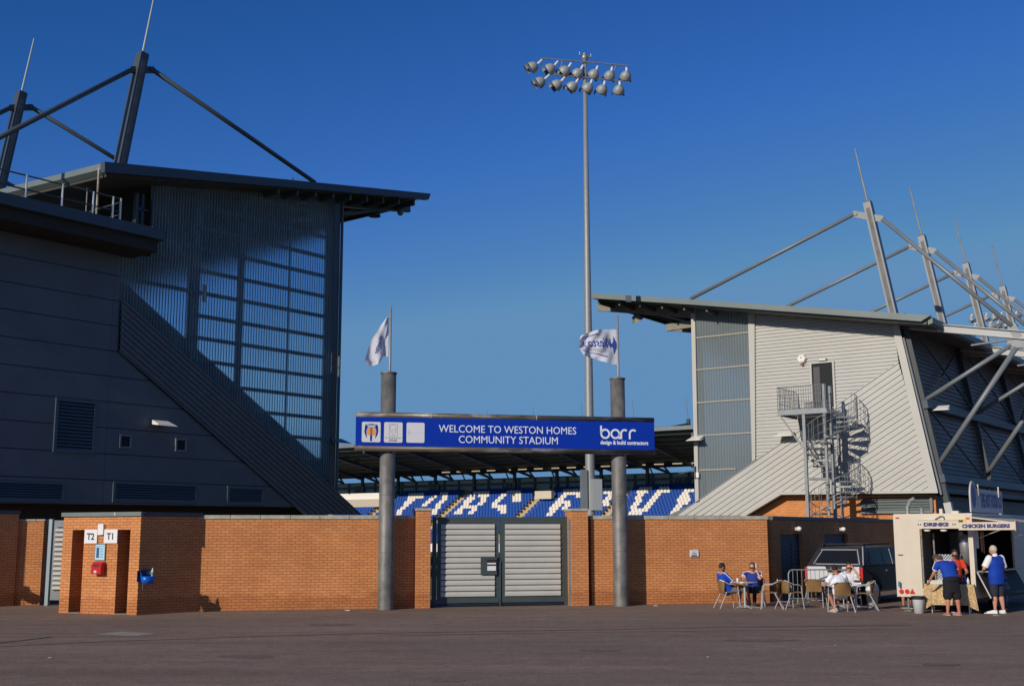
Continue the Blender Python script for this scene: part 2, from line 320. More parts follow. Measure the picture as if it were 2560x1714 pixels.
o = M().add([(p.x, p.y, .006) for p in pp][::-1], [(0, 1, 2, 3)]).build('concrete_patch', PATCH); o['kind'] = 'structure'
STN = mat('faint_dark_stain', (.165, .118, .09), .8, 0, .3, 3)
random.seed(3)
def blob(name, c, rx, ry, m_, z, n=18):
    M().add([(c.x+rx*cos(2*pi*i/n)*(1+.25*random.uniform(-1, 1)), c.y+ry*sin(2*pi*i/n)*(1+.25*random.uniform(-1, 1)), z) for i in range(n)], [tuple(range(n))]).build(name, m_)['kind'] = 'structure'
for i, (x, y, rx, ry) in enumerate(((620, 1640, .5, .3), (1500, 1625, .35, .25), (1120, 1700, .25, .12), (1900, 1600, .7, .3), (830, 1560, .5, .35), (2350, 1660, .3, .2))): blob('tarmac_stain', ground(x, y), rx, ry, STN, .003+i*.0004)
LIT = mat('pale_litter', (.55, .53, .48), .8)
for i, (x, y, r) in enumerate(((124, 1644, .035), (870, 1518+8, .10), (2490, 1539, .09), (1640, 1514, .09), (2087, 1613, .03), (1770, 1642, .035), (622, 1598, .02), (1985, 1700, .02), (1380, 1560, .02))):
    p = ground(x, y); a_ = random.uniform(0, 6)
    tag(M().prism([(-r, .0), (r*.9, .0), (r, r*.12), (0, r*.22), (-r*.8, r*.1)], -r*.35, r*.35).build('litter_scrap', LIT, None, loc=p+Vector((0, 0, .007)), rz=a_ if i else 0), ['small pale pebble-sized scrap on the tarmac at far left', 'pale paper scrap at the foot of the left brick wall', 'pale scrap on the tarmac by the white shoes', 'pale scrap at the foot of the right brick wall', 'tiny pale scrap on the tarmac below the cafe tables', 'tiny pale scrap on the tarmac in front of the right column', 'tiny pale scrap beside the dark tarmac joint at left', 'tiny pale scrap near the bottom edge right of centre', 'tiny pale scrap on the tarmac in front of the gate'][i], 'litter', 'scraps of litter on the tarmac')
# ================================================================ east stand (far side of the pitch)
EF = Fr(0, 152, -32.5)
st = thing('far_stand', 'far stand across the pitch with blue and white seats under a dark roof', 'stadium stand', EF.o, radians(EF.h))
NR = 18; RD, RH, Z0 = .75, .41, 1.35
XA, XB = -47, 44
pr = [(XA, 0)]
mt = M(); poly = []
for k in range(NR+1):
    poly += [(k*RD, Z0-.45+k*RH-RH), (k*RD, Z0-.45+k*RH)]
poly = [(0, 0)]+poly+[(NR*RD+1.5, Z0-.45+NR*RH), (NR*RD+1.5, 0)]
mt.add([(XA, y, z) for y, z in poly]+[(XB, y, z) for y, z in poly], [(i, (i+1) % len(poly), (i+1) % len(poly)+len(poly), i+len(poly)) for i in range(len(poly))]+[tuple(range(len(poly)))[::-1], tuple(range(len(poly), 2*len(poly)))])
mt.build('terracing', CONC, st)
zt = EF.px(1280, 1196, 14.2)[1]; zb = Z0+NR*RH-.6
M().box(XA, XB, 14.2, 14.35, zb, zt).build('back_wall', mat('grey_green_back_panels', (.34, .42, .40), .6, 0, .1, 3), st)
m = M()
x = XA
while x < XB: m.box(x, x+.32, 14.02, 14.198, zb, zt); x += 2.6
m.box(XA, XB, 13.9, 14.015, (zt+zb)/2+.12, (zt+zb)/2+.42); m.box(XA, XB, 13.95, 14.3, zt, zt+.12)
m.build('wall_framing', FASCD, st)
zr = EF.px(1280, 1176, 14.6)[1]; zf = EF.px(1280, 1098, -3)[1]
rf = M(); rp = [(-3, zf), (16, zr-(zf-zr)*1.4/17.6), (16, zr-(zf-zr)*1.4/17.6+.5), (-3, zf+.55)]
rf.add([(XA-6, y, z) for y, z in rp]+[(XB+10, y, z) for y, z in rp], [(0, 3, 2, 1), (4, 5, 6, 7), (0, 1, 5, 4), (1, 2, 6, 5), (2, 3, 7, 6), (3, 0, 4, 7)])
rf.build('roof', mat('dark_roof_sheet', (.035, .038, .035), .7, 0, .15, 1), st)
m = M()
for k in range(7):
    y = -2.4+k*2.2; z = zf+(zr-zf)*(y+3)/17.6
    m.box(XA-6, XB+10, y, y+.16, z-.26, z-.002)
m.build('purlin', mat('purlin_grey', (.16, .165, .15), .6), st)
m = M(); m.box(XA-6, XB+10, -3.35, -3.003, zf+.05, zf+.5); m.build('gutter', MAST, st)
m = M()
for k in range(12):
    x = XA+k*6.93-3.1
    y0, y1 = 13.9, 5.5; z0 = zr; 
    m.bar((x, 14, zb-1), (x, 14, zr+.1), .38); m.bar((x+.2, 14, zr), (x+3.1, 14, zt+.1), .34); m.bar((x+2.2, 14, zr), (x+3.2, 14, zt+.05), .2)
    m.bar((x, -2.6, zf-.5), (x, 14, zr-.45), .25, .5)
m.build('roof_beam', FASCD, st)
LM = mat('warm_lit_tube_fitting', (.85, .70, .50), .5); LM.node_tree.nodes['Principled BSDF'].inputs['Emission Color'].default_value = (1, .78, .5, 1); LM.node_tree.nodes['Principled BSDF'].inputs['Emission Strength'].default_value = .45
for k in range(22):
    x = -20+k*2.62; z = zr+(zf-zr)*(14.6-12.4)/17.6
    M().box(x, x+1.25, 12.3, 12.6, z-.42, z-.28).build('light_fitting', LM, st)
for px, t in ((1084, 'E3'), (1274, 'E4'), (1697, 'E6'), (897, 'E2')):
    s_, z_ = EF.px(px, {1084: 1219, 1274: 1214, 1697: 1204, 897: 1223}[px], 13.8)
    b = M().box(s_-.95, s_+.95, 13.78, 13.85, z_-.55, z_+.5).build('block_sign', mat('dim_sign_plate', (.13, .15, .14), .6), st)
    text('lettering', t, 1.0, INK, b, (s_, 13.77, z_), bold=.02)
# vomitory walls
a, z = EF.px(842, 1258, 9.6); a2, z2 = EF.px(952, 1231, 9.6); M().box(a-3, a2, 9.6, 12, z-.6, z2).build('parapet', mat('white_rendered_wall', (.82, .78, .74), .7), st)
a, z = EF.px(842, 1263, 9.2); a2, z2 = EF.px(952, 1246, 9.2); M().box(a-3, a2-.2, 9.2, 9.59, z-.3, z2).build('parapet', mat('beige_wall', (.52, .46, .38), .8), st)
a, z = EF.px(1337, 1245, 9.4); a2, z2 = EF.px(1378, 1226, 9.4); M().box(a, a2, 9.4, 10.2, z-.1, z2).build('vomitory_wall', mat('beige_block', (.62, .56, .46), .8), st)
# masts with spikes
mz = EF.px(1727, 1048, 15)[1]; sz = EF.px(1729, 991, 15)[1]
xs0 = EF.px(1727, 1060, 15)[0]
for k in range(-6, 2):
    x = xs0+k*7.8
    f = M().bar((x, 15, zr), (x-.0, 14.2, mz), .4).build('mast', MASTD, st)
    M().tube((x, 14.2, mz), (x, 13.6, sz), .05, .03, 6).build('spike', GALV, f)
    M().tube((x, 14.3, mz-.6), (x, 1, zf+.4), .12, n=8).build('tie_rod', MASTD, f)
    M().tube((x, 14.3, mz-.6), (x, 19.5, zr-1), .12, n=8).build('tie_rod', MASTD, f)
# front hoarding and pitch
pitch = M().add([(-120, 20, .01), (120, 20, .01), (120, 420, .01), (-120, 420, .01)], [(0, 1, 2, 3)]).tf(Matrix.Identity(4))
pg = [EF.w(-60, -95, .012), EF.w(60, -95, .012), EF.w(60, -4, .012), EF.w(-60, -4, .012)]
o = M().add(pg, [(0, 1, 2, 3)]).build('grass_pitch', mat('pitch_grass', (.04, .085, .012), .9, 0, .2, .5)); o['kind'] = 'structure'
tag(M().box(XA, XB, -2.2, -2.1, .05, 1.1).build('advertising_board', mat('white_board', (.78, .76, .74), .5), None, loc=EF.o, rz=radians(EF.h)), 'long plain white pitchside board at the foot of the far stand', 'hoarding')
# seats
def seat_m():
    m = M(); m.box(-.21, .21, -.02, .36, -.03, .0)
    vs = []; fs = []; nx, nz = 4, 3
    for i in range(nx+1):
        for j in range(nz+1):
            u = i/nx*2-1; v = j/nz
            w = .225*(1-.16*max(0, v-.5)*2*(1 if abs(u) > .7 else .6)); vs.append((u*w, .36+.10*v-.06*u*u, -.02+.44*v-.06*u*u*(v > .9)))
    for i in range(nx):
        for j in range(nz):
            a = i*(nz+1)+j; fs.append((a, a+nz+1, a+nz+2, a+1))
    m.add(vs, fs); m.add([(x, y+.03, z) for x, y, z in vs], [f[::-1] for f in fs])
    m.box(-.2, .2, -.03, -.015, -.05, .02)
    return m
SM = seat_m()
WH = [(1021,1059,1232,1021,1059,1243),(1024,1040,1242,987,1000,1284),(1096,1122,1231,1096,1122,1239),(1081,1096,1239,1049,1062,1266),(1107,1121,1238,1073,1086,1285),
 (1177,1224,1229,1177,1224,1238),(1174,1190,1237,1132,1147,1286),(1208,1222,1237,1191,1204,1262),(1151,1193,1260,1150,1190,1269),(1177,1191,1268,1166,1180,1286),
 (1263,1303,1227,1261,1303,1236),(1249,1262,1236,1232,1246,1253),(1231,1246,1252,1231,1247,1269),(1244,1262,1261,1243,1262,1274),(1252,1266,1269,1243,1262,1286),(1282,1304,1234,1281,1300,1252),
 (1408,1454,1224,1406,1454,1233),(1407,1425,1232,1361,1378,1286),(1414,1431,1249,1399,1417,1276),(1438,1453,1232,1438,1452,1243),
 (1502,1530,1222,1502,1530,1232),(1519,1536,1231,1502,1517,1265),(1594,1626,1219,1594,1626,1229),(1595,1613,1229,1567,1585,1286),(1577,1608,1271,1570,1606,1286),
 (1643,1675,1219,1643,1674,1228),(1643,1660,1228,1600,1613,1279),(1708,1735,1218,1708,1735,1228),(1709,1728,1227,1671,1690,1286),(1721,1737,1243,1693,1711,1259)]
def white(px, py):
    for xa, xb, ya, xc, xd, yc in WH:
        if ya <= py <= yc:
            t = (py-ya)/(yc-ya)
            if xa+(xc-xa)*t <= px <= xb+(xd-xb)*t: return True
    return False
AIS = [(1164, 1238, 1110, 1286), (1376, 1238, 1309, 1286), (1562, 1228, 1518, 1286), (960, 1262, 912, 1286)]
ais = []
for xa, ya, xb, yb in AIS:
    k = round((EF.px(xb, yb, 6)[1]-Z0)/RH); ais.append(EF.px(xb, yb, k*RD+.3)[0])
ais = [ais[0]-12.9, ais[0], ais[0]+.5*(ais[2]-ais[0]), ais[2], ais[2]+12.9]
cand = []
for k in range(NR):
    z = Z0+k*RH; j = int(XA/.48)+1
    while j*.48 < XB-1:
        if j*.48 < -36: j += 1; continue
        x = j*.48; j += 1
        if any(abs(x-a) < .74 for a in ais): continue
        p = EF.w(x, k*RD+.3, z+.2); qx, qy = proj(p)
        if qx > 1775 or qx < 800: continue
        if qx < 962 and qy < 1262: continue
        if 1333 < qx < 1382 and qy < 1246: continue
        cand.append((x, k*RD+.06, z, white(qx, qy) and qy < 1287, qx, qy))
vis = [c for c in cand if c[5] < 1286 and 850 < c[4] < 1740 and not (940 < c[4] < 993 or 1455 < c[4] < 1502 or 1525 < c[4] < 1568 or (1038 < c[4] < 1073 and c[5] > 1268))]
vis.sort(key=lambda c: c[1]-.35*c[0])
ind = set((c[0], c[1]) for c in vis[:300])
sA = SM.build('stadium_seat', SEATB); sB = SM.build('stadium_seat', SEATW); mats = {False: M(), True: M()}
_o1 = 'zeroth first second third fourth fifth sixth seventh eighth ninth tenth eleventh twelfth thirteenth fourteenth fifteenth sixteenth seventeenth eighteenth nineteenth'.split()
def ORD(n):
    if n < 20: return _o1[n]
    t, u = divmod(n, 10); T_ = {2: 'twent', 3: 'thirt', 4: 'fort', 5: 'fift', 6: 'sixt', 7: 'sevent', 8: 'eight', 9: 'ninet', 10: 'hundred'}[t]
    return T_+'ieth' if u == 0 else T_+'y-'+_o1[u]
_rows = sorted(set(c[1] for c in vis)); rowi = {r_: i+1 for i, r_ in enumerate(_rows)}; coli = {}
for r_ in _rows:
    for i, c in enumerate(sorted([c for c in vis if c[1] == r_], key=lambda c: -c[0])): coli[(c[0], c[1])] = i+1
first = {False: sA, True: sB}; used = {False: 0, True: 0}
for c in cand:
    if (c[0], c[1]) in ind:
        s_ = first[c[3]] if not used[c[3]] else first[c[3]].copy()
        if used[c[3]]: COL.objects.link(s_)
        used[c[3]] = 1
        s_.location = EF.w(c[0], c[1], c[2]); s_.rotation_euler = (0, 0, radians(EF.h))
        tag(s_, '%s seat, %s visible row up in the far stand, %s from the right-hand stand' % ('white' if c[3] else 'blue', ORD(rowi[c[1]]), ORD(coli[(c[0], c[1])])), 'seat', 'tip-up seats of the far stand')
    else:
        b = len(mats[c[3]].v); mats[c[3]].add(SM.v, SM.f); mats[c[3]].v[b:] = [(x+c[0], y+c[1], z+c[2]) for x, y, z in mats[c[3]].v[b:]]
for w_, nm in ((False, SEATB), (True, SEATW)):
    o = mats[w_].build('stadium_seats', nm, loc=EF.o, rz=radians(EF.h)); o['kind'] = 'stuff'
    o['label'] = 'rows of %s seats in the farther rows of the far stand' % ('white lettering' if w_ else 'blue'); o['category'] = 'seats'
# ================================================================ left stand
LF = Fr(-8.17, 55.6, 51.5); PANEL = seams('slate_grey_panels', (.115, .120, .130), 7.3, (LF.px(140, 791.5, -.1)[1]-LF.px(140, 1194.5, -.1)[1])/6, (.015, .02, .028), .55, .12, LF.px(140, 1194.5, -.1)[1]); LV = (cos(radians(96)), sin(radians(96)))
ls = thing('main_stand', 'tall slate grey stand on the left with a translucent ribbed end wall', 'stadium stand', LF.o, radians(LF.h))
P = lambda x, y, n=0.0: LF.px(x, y, n)
def solid(m, poly, n0, n1, V):
    d = n1-n0; return m.prism(poly, n0, n1, (V[0]/V[1]*d, 0))
zbot = P(350, 1266)[1]
xl = P(-260, 1000)[0]
band = [P(298, 748), P(838, 1231), P(897, 1286), P(754, 1286), P(292, 881)]
solid(M(), [(xl, zbot), P(735, 1267), band[4], P(298, 640), (xl, P(298, 640)[1])], -.1, 0, LV).build('cladding_panel', PANEL, ls)
ang = math.degrees(atan2(band[1][1]-band[0][1], band[1][0]-band[0][0]))
RP = [(0, 0), (.45, 0), (.55, .055), (.9, .055), (1, 0)]
m = M(); ribs(m, [band[0], band[1], band[4]], ang, .205, RP, -.22); ribs(m, [band[1], band[2], band[3], band[4]], ang, .205, RP, -.22)
m.build('ribbed_cladding', RIBD, ls)
a, b_ = Vector(band[0]), Vector(band[1])
# terrace behind (solid rake) and its dark edge seen through the sheet
slope = (b_-a).normalized(); up_ = Vector((-slope.y, slope.x)); 
if up_.y < 0: up_ = -up_
_low = [(a+up_*1.0), (b_+up_*1.0+slope*2.5), (b_+up_*1.0+slope*2.5+Vector((0, -12))), Vector((xl, zbot)), Vector((xl, (a+up_*1.0).y+2)), (a+up_*1.0)+Vector((-2, 2))]
zz = 4.0
solid(M(), [tuple(a+up_*1.0), tuple(b_+up_*1.0-slope*(up_.x/slope.x+.35)), (b_.x-.35, (b_+up_*1.0-slope*(up_.x/slope.x+.35)).y-2), (P(298, 640)[0]-1, zbot+.3), (P(298, 640)[0]-1, a.y+.4), ], .45, 62, LV).build('raked_terrace', mat('dark_terrace', (.05, .055, .06), .8), ls)
# polycarbonate
PP = [(0, 0), (.5, .045), (1, 0)]
p1 = [P(378, 430), P(852, 474), P(839, 1236), P(378, 821)]; p2 = [P(300, 640), P(378, 640), P(378, 821), P(300, 750)]
m = M(); ribs(m, p1, 90, .145, PP, -.02); ribs(m, p2, 90, .145, PP, -.02); m.build('translucent_wall', PC_L, ls)
# girts and columns behind it
m = M(); xr = P(845, 900)[0]
def rake(x): return a.y+(x-a.x)*(b_.y-a.y)/(b_.x-a.x)+.3
x5, x6 = P(507, 600)[0], P(622, 600)[0]
for i, (y, full) in enumerate([(539, 0), (592, 0), (641.5, 0), (689, 1), (740, 0), (790, 1), (842, 0), (892, 0), (943, 0), (994, 0), (1045, 0), (1097, 0), (1148, 0)]):
    z = P(823, y)[1]; x0 = P(380, 600)[0] if full else x5
    if full: x0 = P(302, 700)[0]
    while rake(x0) > z: x0 += .05
    M().box(x0, xr, .12, .24, z-.07, z+.07).build('wall_girt', FASCD, ls)
for px, w in ((507, .40), (622, .20), (740, .05)):
    x = P(px, 600)[0]; M().box(x-w/2, x+w/2, .32, .32+min(.3, w), rake(x)-.4, P(px, 440)[1]).build('wall_column', FASCD, ls)
x = P(848, 700)[0]
M().box(x-.42, x-.06, -.06, .5, P(842, 1225)[1], P(851, 482)[1]).build('wall_column', MASTD, ls)
M().tube((x+.02, -.1, P(841, 1225)[1]), (x+.02, -.1, P(851, 485)[1]), .07).build('downpipe', MASTD, ls)
M().box(P(503, 900)[0], P(503, 900)[0]+.22, .10, .119, P(495, 750)[1], P(495, 705)[1]).build('wall_lamp', mat('dull_tube_lamp', (.35, .36, .30), .5), ls)
# roof
NO = -1.3
A, B, Cc, D = P(262, 404, NO), P(1077, 484, NO), P(1072, 499, NO), P(262, 430, NO)
solid(M(), [A, B, Cc, (P(840, 478, NO)), D], NO, NO+.25, LV).build('fascia', FASCD, ls)  # same material as the eaves; shade of this face put into the darker colour
sv = LV[0]/LV[1]
e = .1
solid(M(), [(A[0]+.25, A[1]-.06), (B[0]-.3, B[1]-.06), (B[0]-.3, B[1]-.30), (A[0]+.25, A[1]-.50)], NO+.253, 72, LV).build('roof', SOFF, ls)
solid(M(), [(A[0], A[1]-.02), (A[0]+.23, A[1]-.02), (A[0]+.23, A[1]-.40), (A[0], A[1]-.26)], NO+.253, 72, LV).build('eaves_gutter', FASC, ls)
m = M()
sl_ = (B[1]-A[1])/(B[0]-A[0])
for k in range(9):
    x = B[0]-.9-k*1.1; z = A[1]+(x-A[0])*sl_-.48
    m.box(x-.05, x+.05, NO+.3, 40, z-.14, z+.12)
for k in range(1):
    n0 = .45+k*7.8; dx = sv*(n0-NO)
    x0, x1 = P(845, 500, n0)[0]-1, P(1022, 520, 0.45)[0]+sv*(n0-.45)
    z1 = P(1022, 519, .45)[1]
    m.bar((x0, n0, z1+(x0-x1)*sl_), (x1, n0, z1), .22, .5)
    m.bar((x1-8, n0, z1-2.3), (x1-1.2, n0, z1-.35), .13)
    m.bar((x1-8, n0, z1-1.4), (x1-2.2, n0, z1-.3), .13)
m.build('roof_beam', MASTD, ls)
q = LF.p3(936, 536, .6); M().lathe([(.05, 0), (.2, -.05), (.33, -.35), (.3, -.36), (.03, -.1)], q+Vector((0, 0, .25)), 16).tube(q+Vector((0, 0, .2)), q+Vector((0, 0, .8)), .05).build('loudspeaker', MASTD, ls)
q = LF.p3(1001, 530, .3); M().ball(q, .17, .17, .2).tube(q, q+Vector((0, 0, .75)), .05).build('camera_dome', MAST, ls)
# upper deck void
zl = P(380, 640)[1]
m = M(); xd = P(378, 600)[0]
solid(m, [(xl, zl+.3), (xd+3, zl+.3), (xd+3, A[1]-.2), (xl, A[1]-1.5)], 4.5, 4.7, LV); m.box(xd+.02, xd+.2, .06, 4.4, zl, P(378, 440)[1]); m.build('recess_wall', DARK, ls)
m = M()
for px in (352, 366): x = P(px, 560)[0]; m.box(x-.06, x+.06, .3, .5, zl, zl+2.6)
m.box(P(352, 560)[0], xd, .3, .45, zl+1.9, zl+2.0); m.build('recess_post', MASTD, ls)
# ledge roof of the annexe
NL = -2.0
a1, a2 = P(0, 482, NL), P(413, 599, NL); zt1 = P(200, 541, NL)[1]; xe = a2[0]
zt1 = (a1[1]+a2[1])/2+.22
zsof = P(298, 640)[1]
M().box(xl-5, xe, NL, 6, zt1-.42, zt1).build('ledge_roof', FASCD, ls)
M().box(xl-5, xe-.15, NL+.25, 5.9, zsof, zt1-.422).build('ledge_soffit', mat('brown_soffit', (.035, .028, .022), .8, 0, .1, 1), ls)
# guard rail
m = M(); NRL = -1.0; RPM = mat('bright_galvanised', (.55, .56, .55), .5, .2)
zt0 = zt1
for px in (-120, -30, 63, 155, 233, 283, 302):
    x = P(px, 500, NRL)[0]; M().tube((x, NRL, zt0), (x, NRL, zt0+1.15), .045, n=8).build('railing_post', RPM, ls)
x0, x1 = P(-200, 500, NRL)[0], P(302, 500, NRL)[0]
m = M()
for h in (1.13, .6): m.tube((x0, NRL, zt0+h), (x1, NRL, zt0+h), .03, n=6)
m.tube((x1, NRL, zt0+1.0), (x1, 2.5, zt0+1.0), .03, n=6); m.tube((x1, NRL, zt0+.5), (x1, 2.5, zt0+.5), .03, n=6)
m.build('railing_bar', MASTD, ls)
x = P(248, 480, NRL)[0]; M().tube((x, NRL+.1, zt0-.1), (x, NRL+.1, P(250, 418, NRL)[1]), .045).build('scaffold_pole', mat('rusty_pole', (.36, .27, .19), .7, 0, .5, 1.5, col2=(.42, .40, .33), thresh=(.4, .6)), ls)
x = P(268, 480, NRL)[0]; M().tube((x, .4, zt0-.1), (x, .4, zt0+1.7), .035).tube((x-1.0, .2, zt0+1.5), (x+.2, .4, zt0+1.7), .025).build('scaffold_pole', MASTD, ls)
x = P(240, 530, NRL)[0]; M().box(x-.6, x+1.5, .2, 1.2, zt0+.1, zt0+.22).build('deck_board', TRIM, ls)
# louvres, vents and lamp on the panels
def louvre(p0, p1, n, rows, parent, fr, matf, gap=.5):
    (x0, z0), (x1, z1) = fr.px(p0[0], p1[1], 0), fr.px(p1[0], p0[1], 0)
    z1 = fr.px(p0[0], p0[1], 0)[1]; z0 = fr.px(p0[0], p1[1], 0)[1]
    m = M(); w = .12
    m.box(x0-w, x0, n-.06, n, z0-w, z1+w); m.box(x1, x1+w, n-.06, n, z0-w, z1+w); m.box(x0, x1, n-.06, n, z0-w, z0); m.box(x0, x1, n-.06, n, z1, z1+w)
    f = m.build('louvre', matf, parent); h = (z1-z0)/rows; m = M()
    for k in range(rows):
        z = z0+k*h; m.add([(x0, n-.055, z+.02), (x1, n-.055, z+.02), (x1, n-.01, z+h*gap+.02), (x0, n-.01, z+h*gap+.02), (x0, n-.055, z), (x1, n-.055, z), (x1, n-.01, z+h*gap), (x0, n-.01, z+h*gap)], [(0, 1, 2, 3), (7, 6, 5, 4), (4, 5, 1, 0)])
    m.build('slat', matf, f); M().box(x0, x1, n-.004, n+.002, z0, z1).build('backing', DARK, f)
VM = mat('vent_frame_grey', (.075, .095, .12), .5)
louvre((135, 1001), (232, 1122), -.102, 14, ls, LF, VM)
louvre((-40, 1205), (152, 1244), -.102, 6, ls, LF, VM); louvre((283, 1209), (484, 1247), -.102, 6, ls, LF, VM); louvre((568, 1221), (650, 1254), -.102, 6, ls, LF, VM)
for cx, cy in ((312, 1103), (451, 1112)):
    x, z = P(cx, cy, -.1); m = M(); w, t = .2, .07
    m.box(x-w-t, x-w, -.17, -.102, z-w-t, z+w+t).box(x+w, x+w+t, -.17, -.102, z-w-t, z+w+t).box(x-w, x+w, -.17, -.102, z-w-t, z-w).box(x-w, x+w, -.17, -.102, z+w, z+w+t)
    f = m.build('square_vent', mat('vent_grey', (.16, .18, .20), .5), ls); M().box(x-w, x+w, -.115, -.103, z-w, z+w).build('opening', DARK, f)
def flood(fr, px, py, n, w, label, flip=1, sc=1.0, dark=False):
    """wall-mounted wedge floodlight; body slopes down away from the wall"""
    q = fr.p3(px, py, n); t = thing('wall_floodlight', label, 'floodlight', fr.w(q.x, q.y, q.z), radians(fr.h), 'wedge floodlights on the cladding')
    m = M(); h = .18*sc
    vs = [(-w/2, 0, -h/2), (w/2, 0, -h/2), (w/2, 0, h/2), (-w/2, 0, h/2), (-w/2-.12, -.55*sc, -h*.9), (w/2+.12, -.55*sc, -h*.9), (w/2+.02, -.5*sc, -h*.6), (-w/2-.02, -.5*sc, -h*.6)]
    m.add(vs, [(0, 1, 5, 4), (4, 5, 6, 7), (7, 6, 2, 3), (0, 4, 7, 3), (1, 2, 6, 5), (3, 2, 1, 0)])
    m.build('lamp_housing', MAST if dark else LAMPW, t, bevel=.01); M().box(-.1, .1, .0, .12, -.08, .08).build('bracket', MAST, t)
    return t
flood(LF, 400, 1056, -.24, .75, 'white wedge floodlight above two square vents on the slate cladding of the left stand')
flood(LF, 843, 1100, -.3, .6, 'grey wedge floodlight at the right-hand corner of the left stand', dark=True)
# dark undercroft behind the brick walls
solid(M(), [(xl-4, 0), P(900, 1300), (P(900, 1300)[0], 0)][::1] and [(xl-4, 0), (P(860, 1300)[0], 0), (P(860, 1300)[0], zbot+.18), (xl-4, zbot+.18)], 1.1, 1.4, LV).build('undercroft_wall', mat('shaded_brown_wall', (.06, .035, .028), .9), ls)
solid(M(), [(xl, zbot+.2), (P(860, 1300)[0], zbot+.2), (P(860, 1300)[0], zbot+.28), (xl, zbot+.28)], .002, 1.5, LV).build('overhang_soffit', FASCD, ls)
# masts
CBG = mat('mast_shadow_grey', (.13, .125, .12), .6, 0, .3, 2)
def mastframe(fr, n, top, base, spike, f0, f1, r0, r1, w, parent, mt, tr, capm):
    p = fr.p3(*top, n); b = fr.p3(*base, n); s_ = fr.p3(*spike, n)
    d = (p-b).normalized(); b = b-d*1.0
    o = M().bar(b, p, w, w*1.15).build('roof_mast', mt, parent)
    M().bar(p+d*.002, p+d*.05, w*.96, w*1.1).build('mast_cap', capm, o)
    M().bar(b-Vector((0, w*.577+.004, 0)), p-Vector((0, w*.577+.004, 0))-d*.3, w*.5, .006, up=(0, 1, 0)).build('groove_shade_strip', CBG, o)  # flat raised strip; the shade of a groove is put into its colour
    M().tube(p, s_, .055, .035, 8).build('spike', GALV if mt is not MASTD else mat('dull_spike', (.30, .34, .36), .5, .2), o)
    for q0, q1 in ((f0, f1), (r0, r1)):
        u, v = fr.p3(*q0, n), fr.p3(*q1, n); e = (v-u).normalized()
        ti = M().tube(u+e*.35, v, tr, n=16).build('tie_tube', mt, o, smooth=2)
        g = M(); g.bar(p-d*.72, u+e*.35, .05, .30, up=(0, 0, 1)); g.build('gusset_plate', mt, o)
        M().tube(u-Vector((0, .07, 0))+e*.3, u+Vector((0, .07, 0))+e*.3, .12, n=14).build('pin_plate', mt, o)
    return o
mf = mastframe(LF, 1.2, (356, 137), (300, 412), (386, -10), (366, 164), (787, 456), (342, 168), (-200, 445), .38, ls, MASTD, .105, MASTD)
for k in range(1, 4):
    c = copy_tree(mf, ls); c.location = (LV[0]*8.3*k, LV[1]*8.3*k, 0)
# ================================================================ right stand
RF = Fr(8.75, 57.6, -35.0); RV = (cos(radians(88.5)), sin(radians(88.5)))
rs = thing('end_stand', 'pale ribbed metal stand on the right with a high fire escape door', 'stadium stand', RF.o, radians(RF.h))
Q = lambda x, y, n=0.0: RF.px(x, y, n)
RPL = [(0, 0), (.50, 0), (.60, .05), (.90, .05), (1, 0)]
d0, d1 = Q(1744, 1249), Q(2246, 905); angr = math.degrees(atan2(d1[1]-d0[1], d1[0]-d0[0]))
m = M(); ribs(m, [Q(1886, 776), Q(2232, 800), Q(2246, 905), Q(1886, 1152)], 0, .163, RPL, 0); m.build('ribbed_cladding', RIBL, rs)
m = M()
ribs(m, [Q(2246, 905), Q(2343, 1228), Q(1953, 1230)], angr, .235, RPL, -.03)
ribs(m, [Q(2246, 905), Q(1953, 1230), Q(1858, 1288), Q(1690, 1288)], angr, .235, RPL, -.03)
m.build('ribbed_rake_cladding', RIBL, rs)
m = M(); ribs(m, [Q(1738, 762), Q(1873, 762), Q(1884, 1154), Q(1746, 1252)], 90, .145, PP, -.02); m.build('translucent_wall', PC_R, rs)
x0, x1 = Q(1736, 900)[0], Q(1880, 900)[0]; YG = mat('lit_through_girt', (.33, .31, .25), .6)  # yellowish tone is light through the sheet, put into strips on its front
for y in (845, 925, 1007, 1089, 1175): z = Q(1737, y)[1]; M().box(x0+.1, x1-.1-(.9 if y > 1170 else 0), -.045, -.028, z-.035, z+.035).build('wall_girt', YG, rs)
m = M()
for px in (1744,): x = Q(px, 1000)[0]; m.box(x-.08, x+.1, .2, .5, Q(1744, 1249)[1]-.5, Q(1735, 755)[1])
m.build('wall_column', mat('column_grey', (.12, .13, .14), .5), rs)
def quadp(m, pts, n0, n1): return m.prism(pts, n0, n1)
m = M()
m.prism([Q(1729, 762), Q(1739, 762), Q(1749, 1250), Q(1740, 1254)], -.1, .12); m.prism([Q(1871, 772), Q(1888, 773), Q(1890, 1148), Q(1882, 1154)], -.09, .0)
m.prism([Q(2228, 800), Q(2246, 801), Q(2347, 1231), Q(2326, 1231)], -.11, -.0)
m.prism([Q(1950, 1228), Q(2345, 1225), Q(2346, 1232), Q(1953, 1236)], -.12, .1)
m.prism([Q(1950, 1228), Q(1954, 1236), Q(1860, 1292), Q(1854, 1289)], -.12, .1)
m.build('edge_trim', TRIM, rs)
m = M(); m.prism([Q(1738, 1254), Q(1750, 1250), Q(1700, 1287), Q(1664, 1289)], .1, 3); m.build('rake_edge', FASC, rs)
# solid mass behind
solid(M(), [Q(1700, 1300), Q(1746, 1262), Q(2244, 915), Q(2336, 1222), Q(1957, 1234), Q(1868, 1290)], .35, 60, RV).build('raked_terrace', mat('mid_grey_terrace', (.10, .10, .10), .8), rs)
